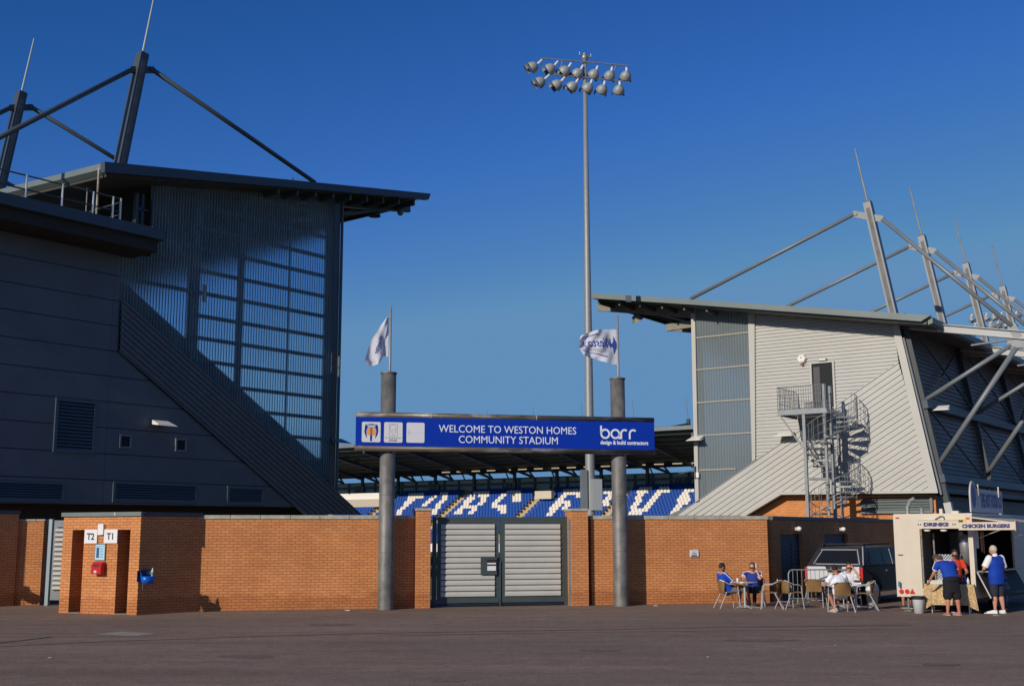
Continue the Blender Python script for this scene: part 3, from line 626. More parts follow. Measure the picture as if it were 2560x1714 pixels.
# lit brick base
bb = [Q(1840, 1330, .55), (Q(1840, 1330, .55)[0], 0), (Q(2343, 1300, .55)[0], 0), Q(2338, 1236, .55), Q(1962, 1238, .55), Q(1870, 1292, .55)]
M().prism(bb, .55, .8).build('brick_base', BR, rs)
z0, z1 = Q(2200, 1276, .5)[1], Q(2200, 1243, .5)[1]; xa, xb = Q(2150, 1250, .4)[0], Q(2324, 1250, .4)[0]
m = M()
for k in range(5): h = (z1-z0)/5; m.add([(xa, .42, z0+k*h+.02), (xb, .42, z0+k*h+.02), (xb, .5, z0+k*h+h), (xa, .5, z0+k*h+h)], [(0, 1, 2, 3)])
m.box(xa, xb+.1, .38, .54, z0-.12, z0); m.box(xb, xb+.12, .38, .54, z0, z1); m.build('louvre_panel', FASC, rs)
# door
dx0, dx1 = Q(2033, 1000, -.03)[0], Q(2085, 1000, -.03)[0]; dzb = Q(2060, 1026, -.03)[1]; dzt = Q(2060, 907, -.03)[1]
m = M(); t = .09; m.box(dx0-t, dx0, -.08, .02, dzb, dzt); m.box(dx1, dx1+t, -.08, .02, dzb, dzt); m.box(dx0-t, dx1+t, -.08, .02, dzt, dzt+t); f = m.build('door_frame', TRIM, rs)
M().box(dx0, dx1, -.012, -.006, dzb, dzt).build('doorway', DARK, f)
M().box(dx0+.06, dx0+.36, -.022, -.014, dzb, dzt-.15).build('door_leaf', mat('half_open_dark_door', (.05, .05, .055), .5), f)
# roof
NRO = -1.5
A, B = Q(1453, 730, NRO), Q(2326, 788, NRO); C1, D1 = Q(2302, 803, NRO), Q(1478, 745, NRO)
solid(M(), [A, B, C1, Q(1728, 761, NRO), D1], NRO, NRO+.2, RV).build('fascia', FASC, rs)
x0, z0 = Q(1564, 738, NRO-.01); x1, z1 = Q(1578, 738.8, NRO-.01)
M().prism([(x0, z0), (x1, z1), (x1, z1-.32), (x0, z0-.32)], NRO-.02, NRO-.003).build('joint_plate', FASCD, rs)
sl_ = (B[1]-A[1])/(B[0]-A[0]); rv = RV[0]/RV[1]
solid(M(), [(A[0]+.5, A[1]+.5*sl_-.06), (B[0]-.2, B[1]-.08), (B[0]-.25, B[1]-.34), (A[0]+.5, A[1]+.5*sl_-.26)], NRO+.203, 62, RV).build('roof', mat('roof_underside_sheet', (.10, .105, .105), .6, 0, .1, 1), rs)
solid(M(), [(B[0]-.18, B[1]-.03), (B[0]+.02, B[1]-.05), (B[0]+.02, B[1]-.3), (B[0]-.18, B[1]-.36)], NRO+.203, 62, RV).build('eaves_gutter', FASC, rs)
m = M(); BM = mat('beam_brown_grey', (.22, .20, .165), .5, 0, .2, 2)
for k in range(7):
    n = .55+7.8*k; z = lambda x: A[1]+(x-A[0]-rv*(n-NRO))*sl_-.5
    xa, xb = Q(1497, 765, .55)[0]+rv*(n-.55), Q(1738, 790, .55)[0]+rv*(n-.55)+(12 if k else 0)
    zz = Q(1497, 765, .55)[1]; m.bar((xa, n, zz), (xb, n, zz+(xb-xa)*sl_), .2, .5)
    xc = Q(1668, 820, .55)[0]+rv*(n-.55); zc = Q(1668, 819, .55)[1]
    m.bar((xc, n, zc), (xc+4, n, zc+.1), .2, .34)
    q0 = (xa+2.0, n+.1, zz-.35); q1 = (xc+5, n+.1, zc-1.1); m.bar(q0, q1, .1); 
    m.bar((xa, n, zz-.02), (xa+1.5, n, zz-.3), .12)
m.build('roof_beam', BM, rs)
m = M()
for k in range(6):
    x = A[0]+.8+k*1.2; z = A[1]+(x-A[0])*sl_-.4; m.box(x-.05, x+.05, NRO+.4, 50, z-.1, z+.13)
m.build('purlin', mat('purlin_dark', (.09, .095, .09), .6), rs)
q = RF.p3(1593, 797, .5); mm = Matrix.Translation(q) @ Euler((.5, -.3, 0)).to_matrix().to_4x4()
M().lathe([(.05, .25), (.2, .2), (.33, -.1), (.30, -.1), (.05, .1)], n=16, m=mm).tube(q+Vector((0, 0, .2)), q+Vector((.0, 0, .7)), .04).build('loudspeaker', BM, rs)
# receding rear wall, leaning outwards at the foot
T, Bt = RF.p3(2248, 800, 0), RF.p3(2347, 1231, 0); Vv = Vector((RV[0], RV[1], 0)); X = Vector((1, 0, 0))
L = (Bt-T).length; nr = int(L/.2); m = M(); vs = []; pr = [(0, 0), (.5, 0), (.6, -.05), (.9, -.05)]
rows = [(k+t, d) for k in range(nr) for t, d in pr]+[(nr, 0)]
for t, d in rows:
    p = T+(Bt-T)*(t/nr)+X*(d+.02); vs += [p-Vv*.02, p+Vv*58]
m.add(vs, [(2*i, 2*i+1, 2*i+3, 2*i+2) for i in range(len(rows)-1)]); m.build('rear_cladding', RIBD, rs)
W0 = RF.p3(2355, 1250, .2); Wb = Vector((W0.x, .2, 0))
solid(M(), [(W0.x-.9, 0), (W0.x-.6, 0), (W0.x-.6, Q(2340, 1236, .5)[1]), (W0.x-.9, Q(2340, 1236, .5)[1])], .82, 58, RV).build('undercroft_wall', FASCD, rs)
# rear rails and columns
m = M()
for w_, h in ((.50, .34), (.92, .34)):
    p = T+(Bt-T)*w_+X*.28; m.bar(p, p+Vv*58, .22, h, up=(Bt-T).normalized())
m.build('rail_beam', FASCD, rs)
CB = mat('bracing_dark', (.028, .034, .042), .5)
def rear(n):
    o0 = Vv*(n/RV[1]); dn = (Bt-T).normalized()
    p0 = T+X*.16+o0-dn*.3; p1 = Bt+X*.20+o0+dn*.4; e = RF.p3(2352, 1292, 1.5)-RF.p3(2345, 1236, 1.5)
    return p0, p1
FN = .25
mf = mastframe(RF, FN, (2169, 507), (2236, 792), (2137, 371), (2153, 526), (1726, 747), (2192, 536), (2530, 815), .34, rs, MAST, .09, INK)
N = RF.p3(2541, 862, FN); ax = Vector((1, 0, 0))
g = M(); g.bar(N+Vector((-.35, 0, .12)), N+Vector((.42, 0, .05)), .06, .42); g.bar(RF.p3(2528, 812, FN), N+Vector((.1, 0, .3)), .07, .36); g.build('node_plate', MAST, mf)
b0, b1 = RF.p3(2255, 812, FN), RF.p3(2610, 842, FN); 
m = M(); dd = (b1-b0).normalized(); uu = Vector((-dd.z, 0, dd.x))
m.bar(b0+uu*.16, b1+uu*.16, .26, .035); m.bar(b0-uu*.16, b1-uu*.16, .26, .035); m.bar(b0, b1, .04, .30); m.build('outrigger_beam', mat('light_grey_beam', (.40, .41, .41), .5, 0, .06, 1.5), mf)
for q0, q1, r in (((2528, 862), (2300, 1008), .095), ((2541, 868), (2342, 1167), .11)):
    u, v = RF.p3(*q0, FN), RF.p3(*q1, FN); M().tube(u, v, r, n=16).build('strut', MAST, mf, smooth=2)
    e = (u-v).normalized(); M().bar(v-e*.35, v+e*.1, .05, .24).tube(v-Vector((0, .08, 0)), v+Vector((0, .08, 0)), .13, n=14).build('strut_foot', TRIM, mf)
M().tube(RF.p3(2428, 863, FN), RF.p3(2545, 845, FN), .05).build('brace', MAST, mf)
p0, p1 = rear(FN); M().bar(p0, p1, .22, .32).build('rear_column', CB, mf)
e = (p1-p0).normalized(); M().bar(p1+e*.02, Vector((p1.x+e.x/abs(e.z)*p1.z, p1.y, 0)), .3, .3).build('column_foot', TRIM, mf)
for w0, w1 in ((.02, .48), (.52, .98)):
    a_, b_ = T+(Bt-T)*w0+X*.3+Vv*FN, T+(Bt-T)*w1+X*.3+Vv*(FN+7.8)
    M().tube(a_, b_, .045).build('bracing_rod', CB, mf)
a_, b_ = T+(Bt-T)*.48+X*.3+Vv*FN, T+(Bt-T)*.02+X*.3+Vv*(FN+7.8); M().tube(a_, b_, .045).build('bracing_rod', CB, mf)
for k in range(1, 7):
    c = copy_tree(mf, rs); c.location = (RV[0]*7.75*k, RV[1]*7.75*k, 0)
p = RF.p3(2262, 850, -.0)
M().tube(RF.p3(2252, 845, -.05)+X*.12, RF.p3(2345, 1236, -.05)+X*.14, .05).build('downpipe', MAST, rs)
flood(RF, 1745, 1094, -.12, .6, 'white wedge floodlight on the left edge of the right stand')
flood(RF, 1968, 1083, -.12, .7, 'cream wedge floodlight under the fire escape landing')
q = RF.w(*RF.p3(2358, 1022, 1.2)); t = flood(RF, 2360, 1018, .8, .5, 'white wedge floodlight on the dark rear wall of the right stand')
# wall fittings by the door
q = RF.p3(2005, 897, -.05); mm = Matrix.Translation(q) @ Matrix.Rotation(pi/2, 4, 'X')
t = thing('alarm_sounder', 'white six-sided alarm box left of the fire escape door', 'alarm', RF.w(q.x, q.y, q.z), radians(RF.h))
mm = Matrix.Rotation(pi/2, 4, 'X')
M().lathe([(.001, .12), (.19, .12), (.24, 0)], n=6, m=mm).build('casing', LAMPW, t); M().ball((0, -.13, -.17), .07).tube((0, 0, -.1), (0, -.1, -.26), .07).build('strobe', mat('pinkish_strobe', (.75, .52, .42), .4), t); M().tube((0, -.12, .05), (0, -.135, .05), .03).build('badge', NAVY, t)
q = RF.p3(2057, 899, -.05); t = thing('emergency_light', 'small rectangular lamp above the fire escape door', 'lamp', RF.w(q.x, q.y, q.z), radians(RF.h))
M().box(-.19, .19, -.1, .04, -.055, .055).build('casing', MAST, t, bevel=.015); M().box(-.16, .16, -.115, -.101, -.035, .035).build('diffuser', WHITE, t)
# TV aerial
q = RF.p3(1738, 1175, -.15); t = thing('tv_aerial', 'small spiky aerial and box on the left corner of the right stand', 'aerial', RF.w(q.x, q.y, q.z), radians(RF.h))
m = M().tube((0, 0, -.4), (0, 0, .2), .03); m.build('bracket', BLACK, t)
m = M().tube((0, 0, 0), (-.9, 0, -.14), .015, n=6)
for k in range(8): m.tube((-.1-.1*k, -.16, -.015*k), (-.1-.1*k, .16, -.015*k), .008, n=5)
m.tube((0, 0, 0), (-.2, 0, .35), .014, n=6); m.build('boom', MAST, t); M().box(.05, .2, -.05, .05, -.35, -.1).build('box', WHITE, t)
# ================================================================ spiral staircase
ss = thing('spiral_staircase', 'galvanised spiral fire escape with a railed landing in front of the right stand', 'staircase', RF.w(0, 0, 0), radians(RF.h))
NS = -1.45
cx = Q(2080, 1100, NS)[0]; R = 1.12; zL = Q(2060, 1028, NS)[1]
zg = Q(2060, 1290, NS)[1]
SG = mat('bright_galvanised_steel', (.25, .27, .285), .45, .3, .15, 5)
SGD = mat('galvanised_bars', (.22, .235, .25), .5, .3, .12, 5)
M().tube((cx, NS, 0), (cx, NS, zL+1.1), .085).build('centre_pole', SG, ss)
turn = 2.92; rs_ = .235; nst = int(zL/rs_); 
def hel(r, z, a): return Vector((cx+r*cos(a), NS+r*sin(a), z))
m = M(); rail = []; mids = []; bars = M()
for k in range(nst):
    z = zL-rs_*(k+1)+.0; a = 1.30-2*pi*(rs_*(k+1))/turn; da = 2*pi*rs_/turn*.56
    p = [hel(.08, z, a-da*.3), hel(R, z, a-da), hel(R, z, a+da), hel(.08, z, a+da*.3)]
    m.add([(q.x, q.y, z-.075) for q in p]+[(q.x, q.y, z) for q in p], [(0, 3, 2, 1), (4, 5, 6, 7), (0, 1, 5, 4), (1, 2, 6, 5), (2, 3, 7, 6), (3, 0, 4, 7)])
    rail.append(hel(R+.03, z+1.05, a)); mids.append(hel(R+.03, z+.02, a))
    for q in (-.33, 0, .33):
        aa = a+da*q*2.2; zz = z-(-q)*-.0; bars.tube(hel(R+.03, z-.02-q*.28*-1*-1, aa), hel(R+.03, z+1.05+q*.28, aa), .011, n=5)
m.build('tread', SG, ss); M().path(rail, .022, 6).path(mids, .018, 6).path([r_-Vector((0, 0, .35)) for r_ in rail], .01, 5).path([r_-Vector((0, 0, .7)) for r_ in rail], .01, 5).build('handrail', SGD, ss); bars.build('baluster', SGD, ss)
# landing
xl0, xl1 = Q(1946, 1030, NS-.9)[0], cx+.15; y0, y1 = NS-.95, -.12
m = M().box(xl0, xl1, y0, y1, zL-.05, zL); m.box(xl0, xl1, y0-.03, y0, zL-.16, zL+.06).box(xl0-.03, xl0, y0, y1, zL-.16, zL+.06).box(xl1, xl1+.03, y0, y1-.0, zL-.16, zL+.0)
m.build('landing', SG, ss)
m = M()
def rails(m, p, q, nb, h=1.1):
    p = Vector(p); q = Vector(q)
    for hh in (h, h*.66, h*.33, .08): m.tube(p+Vector((0, 0, hh)), q+Vector((0, 0, hh)), .016 if hh == h else .01, n=5)
    for i in range(nb+1):
        v = p+(q-p)*i/nb; m.tube(v, v+Vector((0, 0, h)), .012, n=5)
rails(m, (xl0, y0, zL), (xl1, y0, zL), 20); rails(m, (xl0, y0, zL), (xl0, y1, zL), 12); rails(m, (xl0+.35, y1, zL), (xl0+1.55, y1, zL), 10, .62)
m.build('landing_railing', SGD, ss)
m = M(); xp = Q(2012, 1100, NS-.9)[0]
for (x, y, r) in ((xp, NS-.88, .065), (xp+.85, -.45, .055), (cx+.05, NS-.9, .05)): m.box(x-r, x+r, y-r, y+r, 0 if x != cx+.05 else zg, zL-.05 if x != cx+.05 else zL+1.12)
m.bar((xl0+.05, y0, zL-.12), (xp, y0+.02, zL-1.75), .06); m.bar((xl0+.05, y1, zL-.12), (xp, y0+.1, zL-1.9), .06)
m.bar((xp, NS-.9, zL-3.0), (cx, NS-.5, zL-3.0), .06, .12); m.build('support_post', SG, ss)
# ================================================================ floodlight masts
def floodmast(base, h, px_of, label, ang, grp='floodlight masts of the ground'):
    t = thing('floodlight_mast', label, 'floodlight mast', base, radians(ang), grp)
    return t
DM = 54.0; bp = at(1476.5, 1300, DM); bp.z = 0; ztop = at(1466, 140, DM).z
FF = Fr(bp.x, bp.y, 12.0)
fm = thing('floodlight_mast', 'tall tapering grey floodlight mast standing just behind the brick gate pier', 'floodlight mast', bp, radians(12), 'floodlight masts of the ground')
MG = mat('speckled_galvanised_pole', (.27, .285, .285), .5, .2, .2, 14, .1, 40)
hs_ = [0, ztop*.3, ztop*.302, ztop*.62, ztop*.622, ztop]; rr = [.225, .205, .200, .148, .142, .088]
m = M(); m.lathe([(r, z) for r, z in zip(rr, hs_)]+[(.001, ztop)], n=24); m.build('pole', MG, fm, smooth=2)
L2 = lambda px, py: FF.loc(at(px, py, DM))
def crossarm(m, x0, y0, x1, y1):
    a, b = FF.p3(x0, y0, -.12), FF.p3(x1, y1, -.12); m.tube(a, b, .035, n=8); return a, b
m = M(); u0, u1 = crossarm(m, 1351, 146, 1576, 165); l0, l1 = crossarm(m, 1369, 186, 1556, 203)
for t_ in (.24, .84):
    p = u0+(u1-u0)*t_; q = l0+(l1-l0)*(t_*1.15-.12); m.tube(p, q, .02, n=6)
m.tube((-.3, -.1, ztop-.02), (.3, -.1, ztop-.08), .03).tube((-.28, -.1, ztop-.02), (-.28, -.1, ztop+.14), .02).tube((.28, -.1, ztop-.08), (.28, -.1, ztop+.08), .02)
m.lathe([(.09, ztop-.3), (.17, ztop-.12), (.17, ztop-.05), (.1, ztop+.05), (.09, ztop+.12), (.001, ztop+.13)], n=16)
m.build('crossarm', GALV, fm)
LH = mat('lamp_bowl_grey', (.30, .32, .315), .5, .1, .12, 6)
def lamphead(parent, p, yaw, tilt, hx=.14):
    mt_ = Matrix.Translation(p) @ Matrix.Rotation(yaw, 4, 'Z') @ Matrix.Rotation(tilt, 4, 'X')
    m = M()
    m.lathe([(.001, .20), (.06, .19), (.09, .15), (.18, .11), (.25, .0), (.285, -.14), (.285, -.20), (.265, -.20), (.22, -.04), (.001, .0)], n=20, m=mt_)
    o = m.build('lamp_head', LH, parent, smooth=True)
    m = M(); m.lathe([(.285, -.24), (.32, -.32), (.30, -.42)], n=12, m=mt_, a0=-.2, a1=pi+.2); m.build('visor', mat('visor_dark', (.10, .12, .14), .5) if 'visor_dark' not in bpy.data.materials else bpy.data.materials['visor_dark'], o, smooth=True)
    top = mt_ @ Vector((0, 0, .12)); m = M().tube(top, p+Vector((hx, 0, .36)), .06, .045, 8); m.build('hanger', LAMPW, o)
    return o
UPX = [(1336, 166), (1379, 170), (1415, 175), (1447, 181), (1487, 183), (1526, 186), (1565, 187)]
LOX = [(1354, 204), (1396, 210), (1434, 214), (1472, 217), (1507, 221), (1548, 222)]
for row in (UPX, LOX):
    for i, (x, y) in enumerate(row):
        f = i/(len(row)-1)
        lamphead(fm, FF.p3(x, y, -.12), radians(72-76*f), radians(60-8*f), .34*(1-f)+.03)
m = M(); c0 = FF.p3(1457, 1215, .1); m.box(c0.x-.13, c0.x+.13, -.25, .1, FF.p3(1457, 1272, 0).z, FF.p3(1457, 1174, 0).z); m.build('cabinet', MAST, fm, bevel=.01)
a_, b_ = FF.p3(1479, 1275, -.35), FF.p3(1503, 1197, -.35); M().box(a_.x, b_.x, -.5, .1, a_.z, b_.z).build('cabinet', mat('grey_cabinet', (.34, .37, .38), .5), fm, bevel=.01)
# far floodlight
q = at(2486, 815, 104); fz = at(2470, 772, 104).z
fm2 = thing('floodlight_mast', 'distant floodlight mast seen between the tie tubes of the right stand', 'floodlight mast', (q.x, q.y, 0), radians(-25), 'floodlight masts of the ground')
M().lathe([(.22, 0), (.085, fz), (.001, fz)], n=16).build('pole', MG, fm2, smooth=2)
m = M(); m.tube((-2, -.1, fz-.35), (2, -.1, fz-.35), .04).tube((-1.7, -.1, fz-1.1), (1.7, -.1, fz-1.1), .04); m.build('crossarm', GALV, fm2)
for i in range(7): lamphead(fm2, Vector((-1.9+i*.62, -.1, fz-.75)), radians(-60), radians(35))
for i in range(6): lamphead(fm2, Vector((-1.6+i*.62, -.1, fz-1.5)), radians(-60), radians(35))
# ================================================================ brick walls and gates
SIDE = radians(52.2)
TC = ground(341.4, 1537); _d = ray(498, 1528); _k = _d.x/_d.y
_l = (TC.x-_k*TC.y)/(_k*sin(SIDE)-cos(SIDE)); TR = TC+Vector((cos(SIDE), sin(SIDE), 0))*_l
gl, gr = TR, ground(1926, 1505.5)
WF = fr2(gl, gr); w = lambda x, y, n=0.0: WF.px(x, y, n)
zW = (w(600, 1286.5)[1]+w(1800, 1289)[1])/2; zP = (w(1055, 1269)[1]+w(1446, 1271.5, -.25)[1])/2
def wall(name, label, x0, x1, n0, n1, z, cope=.11, group=None, stones=None, over=.03, frame=None):
    fr = frame or WF
    t = thing(name, label, 'brick wall' if 'wall' in name else 'brick pier', fr.w(x0, 0, 0), radians(fr.h), group)
    M().box(0, x1-x0, n0, n1, 0, z-cope).build('brickwork', BR, t)
    x = -over; i = 0; L_ = x1-x0+over
    stones = stones or .82
    while x < L_-.01:
        e = min(x+stones, L_); 
        if L_-e < .2: e = L_
        M().box(x+.006, e-.006, n0-over, n1+over, z-cope+.001, z).build('coping_stone', COPE, t, bevel=.008); x = e; i += 1
    return t
x0 = 0.0; xg0 = w(1037, 1400)[0]; xg1 = w(1073, 1400)[0]; xh0 = w(1429, 1400, -.2)[0]; xh1 = w(1471, 1400, -.2)[0]; xi0 = w(1478, 1400)[0]; xE = w(1921, 1400)[0]
wall('brick_wall', 'long orange brick wall between the turnstile block and the left gate pier', -.05, xg0, 0, .33, zW)
wall('gate_pier', 'narrow orange brick pier left of the double gate', xg0+.003, xg1, -.22, .45, zP, .07, 'gate piers', 2)
wall('gate_pier', 'wider orange brick pier right of the double gate with a steel post', xh0, xh1, -.2, .5, zP, .07, 'gate piers', 2)
wall('brick_wall', 'orange brick wall right of the gate behind the cafe tables', xi0, xE, 0, .33, zW)
# steel post on right pier
x = w(1424.5, 1400, -.1)[0]; pt = thing('steel_post', 'thin galvanised post against the left face of the right gate pier', 'post', WF.w(x, -.12, 0), radians(WF.h))
m = M().box(-.035, .035, -.035, .035, 0, zW-.1); m.build('upright', GALV, pt); m = M()
for z in (.35, 1.2, 2.2): m.box(-.05, .05, -.055, -.036, z, z+.09)
m.build('hinge', GALV, pt)
# gate
NG = .25
def leaf(pxl, pxr, frame_, nn, lock=False, name='gate_leaf', cols=None):
    fr, par = frame_; x0, x1 = fr.px(pxl, 1400, nn)[0], fr.px(pxr, 1400, nn)[0]; zt_, zb_ = zW-.04, .11
    m = M(); fw = .11 if lock else .17; top = .19; bot = .17; fw2 = .15
    m.box(x0, x1, nn, nn+.07, zb_, zb_+bot).box(x0, x1, nn, nn+.07, zt_-top, zt_).box(x0, x0+fw, nn, nn+.07, zb_+bot, zt_-top).box(x1-fw2, x1, nn, nn+.07, zb_+bot, zt_-top)
    f = m.build(name, GREEN, par)
    z0_, z1_ = zb_+bot, zt_-top; N_ = 13; h = (z1_-z0_)/N_; lx0, lx1 = x0+fw-.02, x1-fw2+.02
    for k in range(N_):
        z = z0_+k*h; xe = lx1-.42 if (lock and 4 <= k <= 6) else lx1
        prof = [(nn+.03, z+.0), (nn-.035, z+.004), (nn-.05, z+h*.12), (nn-.052, z+h*.55), (nn-.03, z+h*.84), (nn+.0, z+h*.92), (nn+.03, z+h*.92)]
        k_ = len(prof)
        M().add([(lx0, y, zz) for y, zz in prof]+[(xe, y, zz) for y, zz in prof], [(i, (i+1) % k_, (i+1) % k_+k_, i+k_) for i in range(k_)]+[tuple(range(k_))[::-1], tuple(range(k_, 2*k_))]).build('slat', LOUV, f)
    M().box(lx0, lx1, nn+.045, nn+.05, z0_, z1_).build('backing', DARK, f)
    if lock:
        zc = z0_+5.5*h; M().box(lx1-.42, lx1+.05, nn-.10, nn-.002, zc-1.6*h, zc+1.6*h).build('lock_plate', GREEN, f)
        M().box(lx1-.24, lx1+.03, nn-.112, nn-.101, zc-1.0*h, zc+1.05*h).build('lock_opening', DARK, f)
        M().box(lx1-.235, lx1+.02, nn-.12, nn-.113, zc-.9*h, zc-.05*h).box(lx1-.235, lx1+.02, nn-.12, nn-.113, zc+.25*h, zc+.5*h).build('notice', WHITE, f)
    return f
gt = thing('double_gate', 'closed double gate of pale horizontal louvres in dark green-grey frames between two brick piers', 'gate', WF.o, radians(WF.h))
leaf(1094, 1247, (WF, gt), NG, True); leaf(1250, 1411, (WF, gt), NG+.0)
xa, xb = w(1082, 1400, NG+.1)[0], w(1416, 1400, NG+.1)[0]
M().box(xa-.02, xa+.09, NG, NG+.12, 0, zW-.02).box(xb-.1, xb+.0, NG, NG+.12, 0, zW-.02).build('gate_post', GREEN, gt)
M().box(xa+.1, xb-.11, NG+.02, NG+.06, .04, .075).build('drop_bar', BLACK, gt)
M().tube((w(1247.5, 1400, NG)[0]+.03, NG-.03, .02), (w(1247.5, 1400, NG)[0]+.03, NG-.03, 1.3), .018).build('drop_bolt', MASTD, gt)
# white notice on wall
x, z = w(1735, 1383, -.02); t = thing('wall_notice', 'small white notice with blue lines of print on the right brick wall', 'sign', WF.w(x, -.03, z), radians(WF.h))
M().box(-.135, .135, -.012, .012, -.105, .105).build('plate', WHITE, t)
for k, (wd, hh, m_) in enumerate(((.14, .014, NAVY), (.16, .026, NAVY), (.17, .03, NAVY))): M().box(-wd/2, wd/2, -.0145, -.0125, .055-k*.055-hh/2, .055-k*.055+hh/2).build('print_line', m_, t)
M().box(-.12, .12, -.0145, -.0125, -.095, -.075).build('print_line', INK, t)
# return wall (in shade) on the right
ec = WF.w(xE, 0, 0); BF = Fr(ec.x, ec.y, 52.5)
zB = BF.px(2100, 1296, 0)[1]
rw = thing('brick_wall', 'shaded dark brick return wall behind the parked pickup, with two doorways', 'brick wall', BF.o, radians(BF.h))
dr = [BF.px(1953, 1400)[0], BF.px(2008, 1400)[0], BF.px(2064, 1400)[0], BF.px(2122, 1400)[0]]; zd = 2.06
m = M().box(.34, dr[0], 0, .33, 0, zd).box(dr[1], dr[2], 0, .33, 0, zd).box(dr[3], 24, 0, .33, 0, zd).box(.34, 24, 0, .33, zd, zW-.11); m.build('brickwork', BR, rw)
M().box(.34, 24, -.04, .37, zW-.109, zW+.0).build('coping', mat('dark_capping', (.09, .09, .09), .5), rw)
DB = mat('dark_blue_door', (.018, .026, .05), .5)
for a, b in ((dr[0], dr[1]), (dr[2], dr[3])):
    d = M().box(a+.002, b-.002, .12, .16, .002, zd-.002).build('door', DB, rw)
    m = M()
    for k in range(11): z = .3+k*.14; m.box(a+.1, a+(b-a)*.36, .10, .118, z, z+.07).box(a+(b-a)*.62, b-.1, .10, .118, z, z+.07)
    m.build('louvre', mat('door_louvre', (.035, .045, .07), .5), d)
for px, py in ((1993, 1321), (2104, 1322)):
    q = BF.px(px, py, -.1); t = thing('bulkhead_lamp', 'small round cream lamp over the %s dark doorway of the shaded brick wall' % ('left' if px < 2000 else 'right'), 'wall lamp', BF.w(q[0], 0, q[1]), radians(BF.h), 'lamps over the doorways')
    M().ball((0, -.16, 0), .07, .09, .075).build('globe', LAMPW, t, smooth=True); M().box(-.05, .05, -.1, 0, -.05, .05).build('bracket', TRIM, t)
# ================================================================ turnstile block
TL = ground(146.3, 1531.5)
TF = fr2(TL, TC); TS = fr2(TC, TR); LT = (TC-TL).length; LS = (TR-TC).length
zT = TF.px(260, 1290)[1]; zF = TF.px(260, 1279.5, -.06)[1]
tb = thing('turnstile_block', 'small orange brick block with two narrow dark turnstile openings under a grey fascia', 'building', TF.o, radians(TF.h))
ex = [TF.px(170, 1533)[0], TF.px(200, 1536)[0], TF.px(285.5, 1538)[0], TF.px(316, 1539)[0]]; zo = TF.px(310, 1323)[1]
DP = 3.0
m = M().box(0, ex[0], 0, DP, 0, zo).box(ex[1], ex[2], 0, DP, 0, zo).box(ex[3], LT, 0, .35, 0, zo).box(0, LT, 0, .35, zo, zT); m.build('brickwork', BR, tb)
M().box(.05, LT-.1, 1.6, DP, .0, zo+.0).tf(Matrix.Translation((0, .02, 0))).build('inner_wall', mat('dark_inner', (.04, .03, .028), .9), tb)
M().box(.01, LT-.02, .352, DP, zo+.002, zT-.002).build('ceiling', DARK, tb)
# side wall (shaded)
lS = [TF.loc(TC), TF.loc(TR)]; dv = (lS[1]-lS[0]).normalized(); nv = Vector((-dv.y, dv.x, 0))*.3
a0, a1 = lS[0]+nv*0.0, lS[1]
sw = thing('brick_wall', 'shaded dark side wall of the turnstile block carrying the blue litter bin', 'brick wall', TS.o, radians(TS.h))
M().box(.0, LS+.0, .004, .30, 0, zT).build('brickwork', BR, sw)
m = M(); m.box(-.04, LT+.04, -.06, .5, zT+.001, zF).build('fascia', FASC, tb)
M().box(.07, LS-.04, -.05, .40, zT+.002, zF-.003).build('fascia', FASCD, sw)  # front fascia carried round the corner, its shade put in as a darker colour
M().box(TF.px(285, 1283, -.07)[0], TF.px(286.5, 1283, -.07)[0]+.02, -.066, -.0605, zT+.01, zF-.01).build('joint', TRIM, tb)
for k in (0, 2): M().box(ex[k]+.0, ex[k+1], -.02, 1.6, .004, .03).build('threshold', CONCG, tb)
def sign(name, label, fr, pa, pb, th, material, cat='sign', n=0.0, group=None):
    x0, z1 = fr.px(*pa, n); x1, z0 = fr.px(*pb, n); t = thing(name, label, cat, fr.w((x0+x1)/2, n, (z0+z1)/2), radians(fr.h), group)
    W_, H_ = x1-x0, z1-z0; M().box(-W_/2, W_/2, -th, 0, -H_/2, H_/2).build('plate', material, t); return t, W_, H_
t, a, b = sign('turnstile_sign', 'white square sign reading T2 beside the left turnstile opening', TF, (214, 1323), (243.5, 1357.5), .03, WHITE, n=-.01, group='turnstile number signs')
text('lettering', 'T2', b*.66, INK, t, (.0, -.031, -.01), sx=.95, bold=.006)
t, a, b = sign('turnstile_sign', 'white square sign reading T1 beside the right turnstile opening', TF, (263, 1322.5), (294, 1357), .03, WHITE, n=-.01, group='turnstile number signs')
text('lettering', 'T1', b*.66, INK, t, (0, -.031, -.01), sx=.95, bold=.006)
sign('blank_plate', 'narrow blank white plate above the notice between the T2 and T1 signs', TF, (249, 1309), (261, 1336), .06, WHITE, n=-.01)
t, a, b = sign('entry_notice', 'pale blue framed notice between the T signs and the red box', TF, (240.5, 1360.5), (262, 1398.5), .025, mat('pale_blue_sheet', (.45, .68, .78), .4), n=-.01)
m = M()
for k in range(4): m.box(-a*.36, -a*.08, -.029, -.026, b*.22-k*b*.17-.03, b*.22-k*b*.17+.035)
m.build('pictogram', mat('notice_blue', (.02, .07, .25), .5), t); m = M()
for k in range(4): m.box(a*.02, a*.36, -.029, -.026, b*.23-k*b*.17-.02, b*.23-k*b*.17+.005)
m.box(-a*.4, a*.4, -.029, -.026, b*.36, b*.4); m.build('print_line', mat('notice_line', (.10, .35, .50), .5), t)
m = M().box(-a/2-.02, a/2+.02, -.03, 0, b/2, b/2+.02).box(-a/2-.02, a/2+.02, -.03, 0, -b/2-.02, -b/2).box(-a/2-.02, -a/2, -.03, 0, -b/2, b/2).box(a/2, a/2+.02, -.03, 0, -b/2, b/2); m.build('frame', MAST, t)
x0, z1 = TF.px(234.5, 1404, -.1); x1, z0 = TF.px(257, 1434, -.1)
